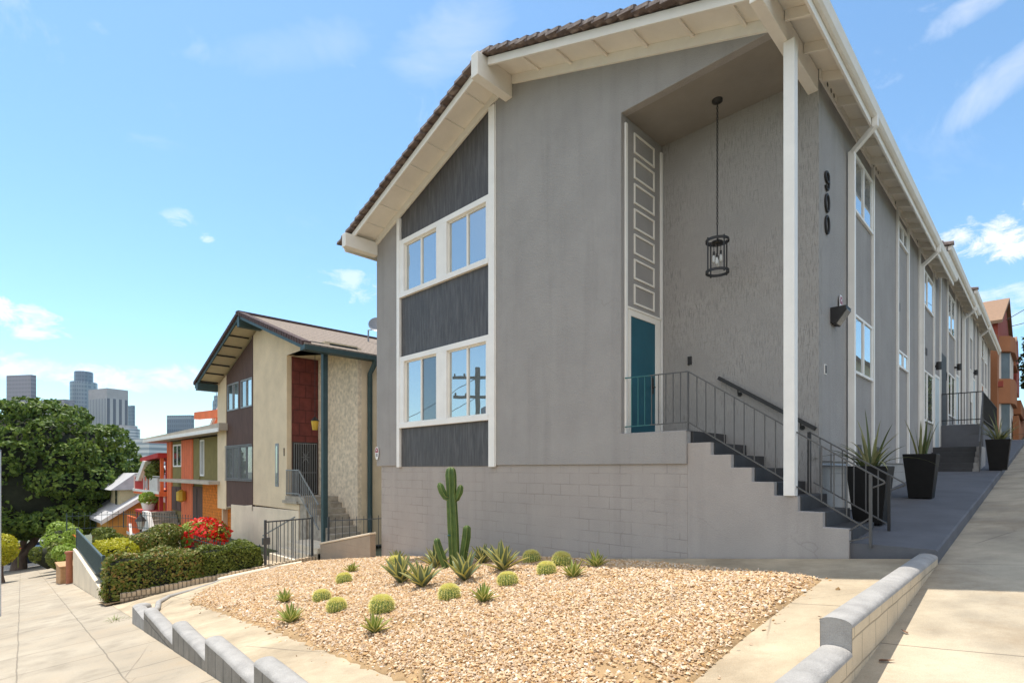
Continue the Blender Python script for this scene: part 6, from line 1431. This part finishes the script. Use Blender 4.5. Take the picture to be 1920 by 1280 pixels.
def right_tree():
    r = np.random.default_rng(5); bx, by = .9, 60; bz = g(bx, by); blobs = []
    for i in range(26): d = r.normal(size=3); d /= np.linalg.norm(d); blobs.append((bx+.9+d[0]*2.6, by+d[1]*3, bz+5.6+d[2]*2.7, 1.2, 1.3, 1.0))
    tree('sidewalk_tree', 'green tree at the right edge beside the orange apartments', (bx, by, bz), [([(bx, by, bz-.2), (bx+.1, by, bz+2), (bx+.6, by+.2, bz+4.5)], [.25, .2, .1])], blobs, 9000, .3, 'right_leaf', 6)
    blobs = []
    for i in range(22): d = r.normal(size=3); d /= np.linalg.norm(d); blobs.append((5.5+d[0]*4, 86+d[1]*5, 10.8+d[2]*3.0, 2, 2, 1.7))
    tree('sidewalk_tree', 'more distant green tree low at the right edge, behind the nearer one', (5.5, 86, g(5.5, 86)), [([(5.5, 86, g(5.5, 86)), (5.5, 86, 10)], [.4, .2])], blobs, 7000, .45, 'right_leaf', 9)
right_tree()
# service wires from the apartments to a utility pole up the street
def wires():
    for i, (a, b, lab) in enumerate([((-1.9, 47.2, 11.2), (9.0, 62, 22.0), 'upper black service wire rising to the right from the orange apartments'), ((-1.9, 52.2, 11.7), (9.0, 62, 16.5), 'lower black service wire rising to the right from the orange apartments')]):
        pts = [(a[0]+(b[0]-a[0])*t, a[1]+(b[1]-a[1])*t, a[2]+(b[2]-a[2])*t-1.2*t*(1-t)) for t in np.linspace(0, 1, 14)]; m = MB(); m.tube(pts, .022, 5); solo(m, 'service_wire', 'black_metal', lab, 'wire', a)
wires()
# across the streets, seen only in the window reflections
mat('pole_wood', (.05, .035, .025), .9, .3, 5, streak=(6, 6, .4))
def utility_pole(x, y, h, lab):
    z = g(x, y); root = thing('utility_pole', lab, 'utility pole', (x, y, z)); m = MB(); m.tube([(x, y, z-.3), (x, y, z+h)], [.17, .12], 10); m.build('pole', 'pole_wood', root)
    for zz, w in ((h-.5, 1.3), (h-1.5, 1.2), (h-3.6, .9)):
        m = MB(); m.bar((x-w*.72, y+w*.7, z+zz), (x+w*.72, y-w*.7, z+zz), .12, .14); c = m.build('crossarm', 'pole_wood', root); m = MB()
        for t in (-.9, -.5, .5, .9): m.lathe([(.03, 0), (.06, .06), (.04, .14)], (x+w*.72*t, y-w*.7*t, z+zz+.06), 8)
        m.build('insulator', 'pole_wood', c)
    m = MB(); m.lathe([(.26, 0), (.28, .1), (.28, .9), (.1, 1.0)], (x+.33, y-.33, z+h-3.0), 14); m.build('transformer', 'grey_metal', root)
    for k in range(5):
        pts = [(x+(30)*t*(-1 if k % 2 else 1), y-6*t, z+h-.5-(k//2)*1.0-2.0*t*(1-t)+(3.4*t if k % 2 == 0 else -3.4*t)) for t in np.linspace(0, 1, 12)]; m = MB(); m.tube(pts, .02, 5); m.build('wire', 'black_metal', root)
utility_pole(-20.6, -2.15, 9.3, 'dark utility pole with crossarms and a transformer, mirrored in the lower front window')
mat('tan_stucco', (.50, .36, .20), .9, .08, 1)
def across():
    x = 13; root = thing('tan_building', 'tan building up the right street, mirrored in the lower side window', 'building', (x, 85, 5.5)); m = MB(); m.box(x, x+12, 70, 105, 3, 16); m.build('wall', 'tan_stucco', root); m = MB(); m.prism([(x-.9, 15.9), (x+6, 18.5), (x+12.9, 15.9)], 69, 106, 'y'); m.build('roof', 'shingle_tan', root)
    for z in (8, 12):
        for y in (73, 80, 87, 94): m = MB(); m.box(x-.05, x, y, y+2.4, z, z+1.8); f = m.build('window', 'trim_white', root); MB().box(x-.07, x-.051, y+.15, y+2.25, z+.15, z+1.65).build('pane', 'dim_glass', f)
across()
HAZE = 0.00005
def haze():
    m = bpy.data.materials.new('haze_air'); m.use_nodes = True; nt = m.node_tree; nt.nodes.remove(nt.nodes['Principled BSDF']); v = nt.nodes.new('ShaderNodeVolumePrincipled')
    v.inputs['Color'].default_value = (.74, .84, 1, 1); v.inputs['Density'].default_value = HAZE; v.inputs['Anisotropy'].default_value = .2
    nt.links.new(v.outputs[0], nt.nodes['Material Output'].inputs['Volume']); MATS['haze_air'] = m
    o = MB().box(-5200, 1600, -1600, 2600, -140, 330).build('haze', 'haze_air'); o['kind'] = 'stuff'; o['label'] = 'thin pale blue air between the street and the far towers'; return o
if HAZE: haze()
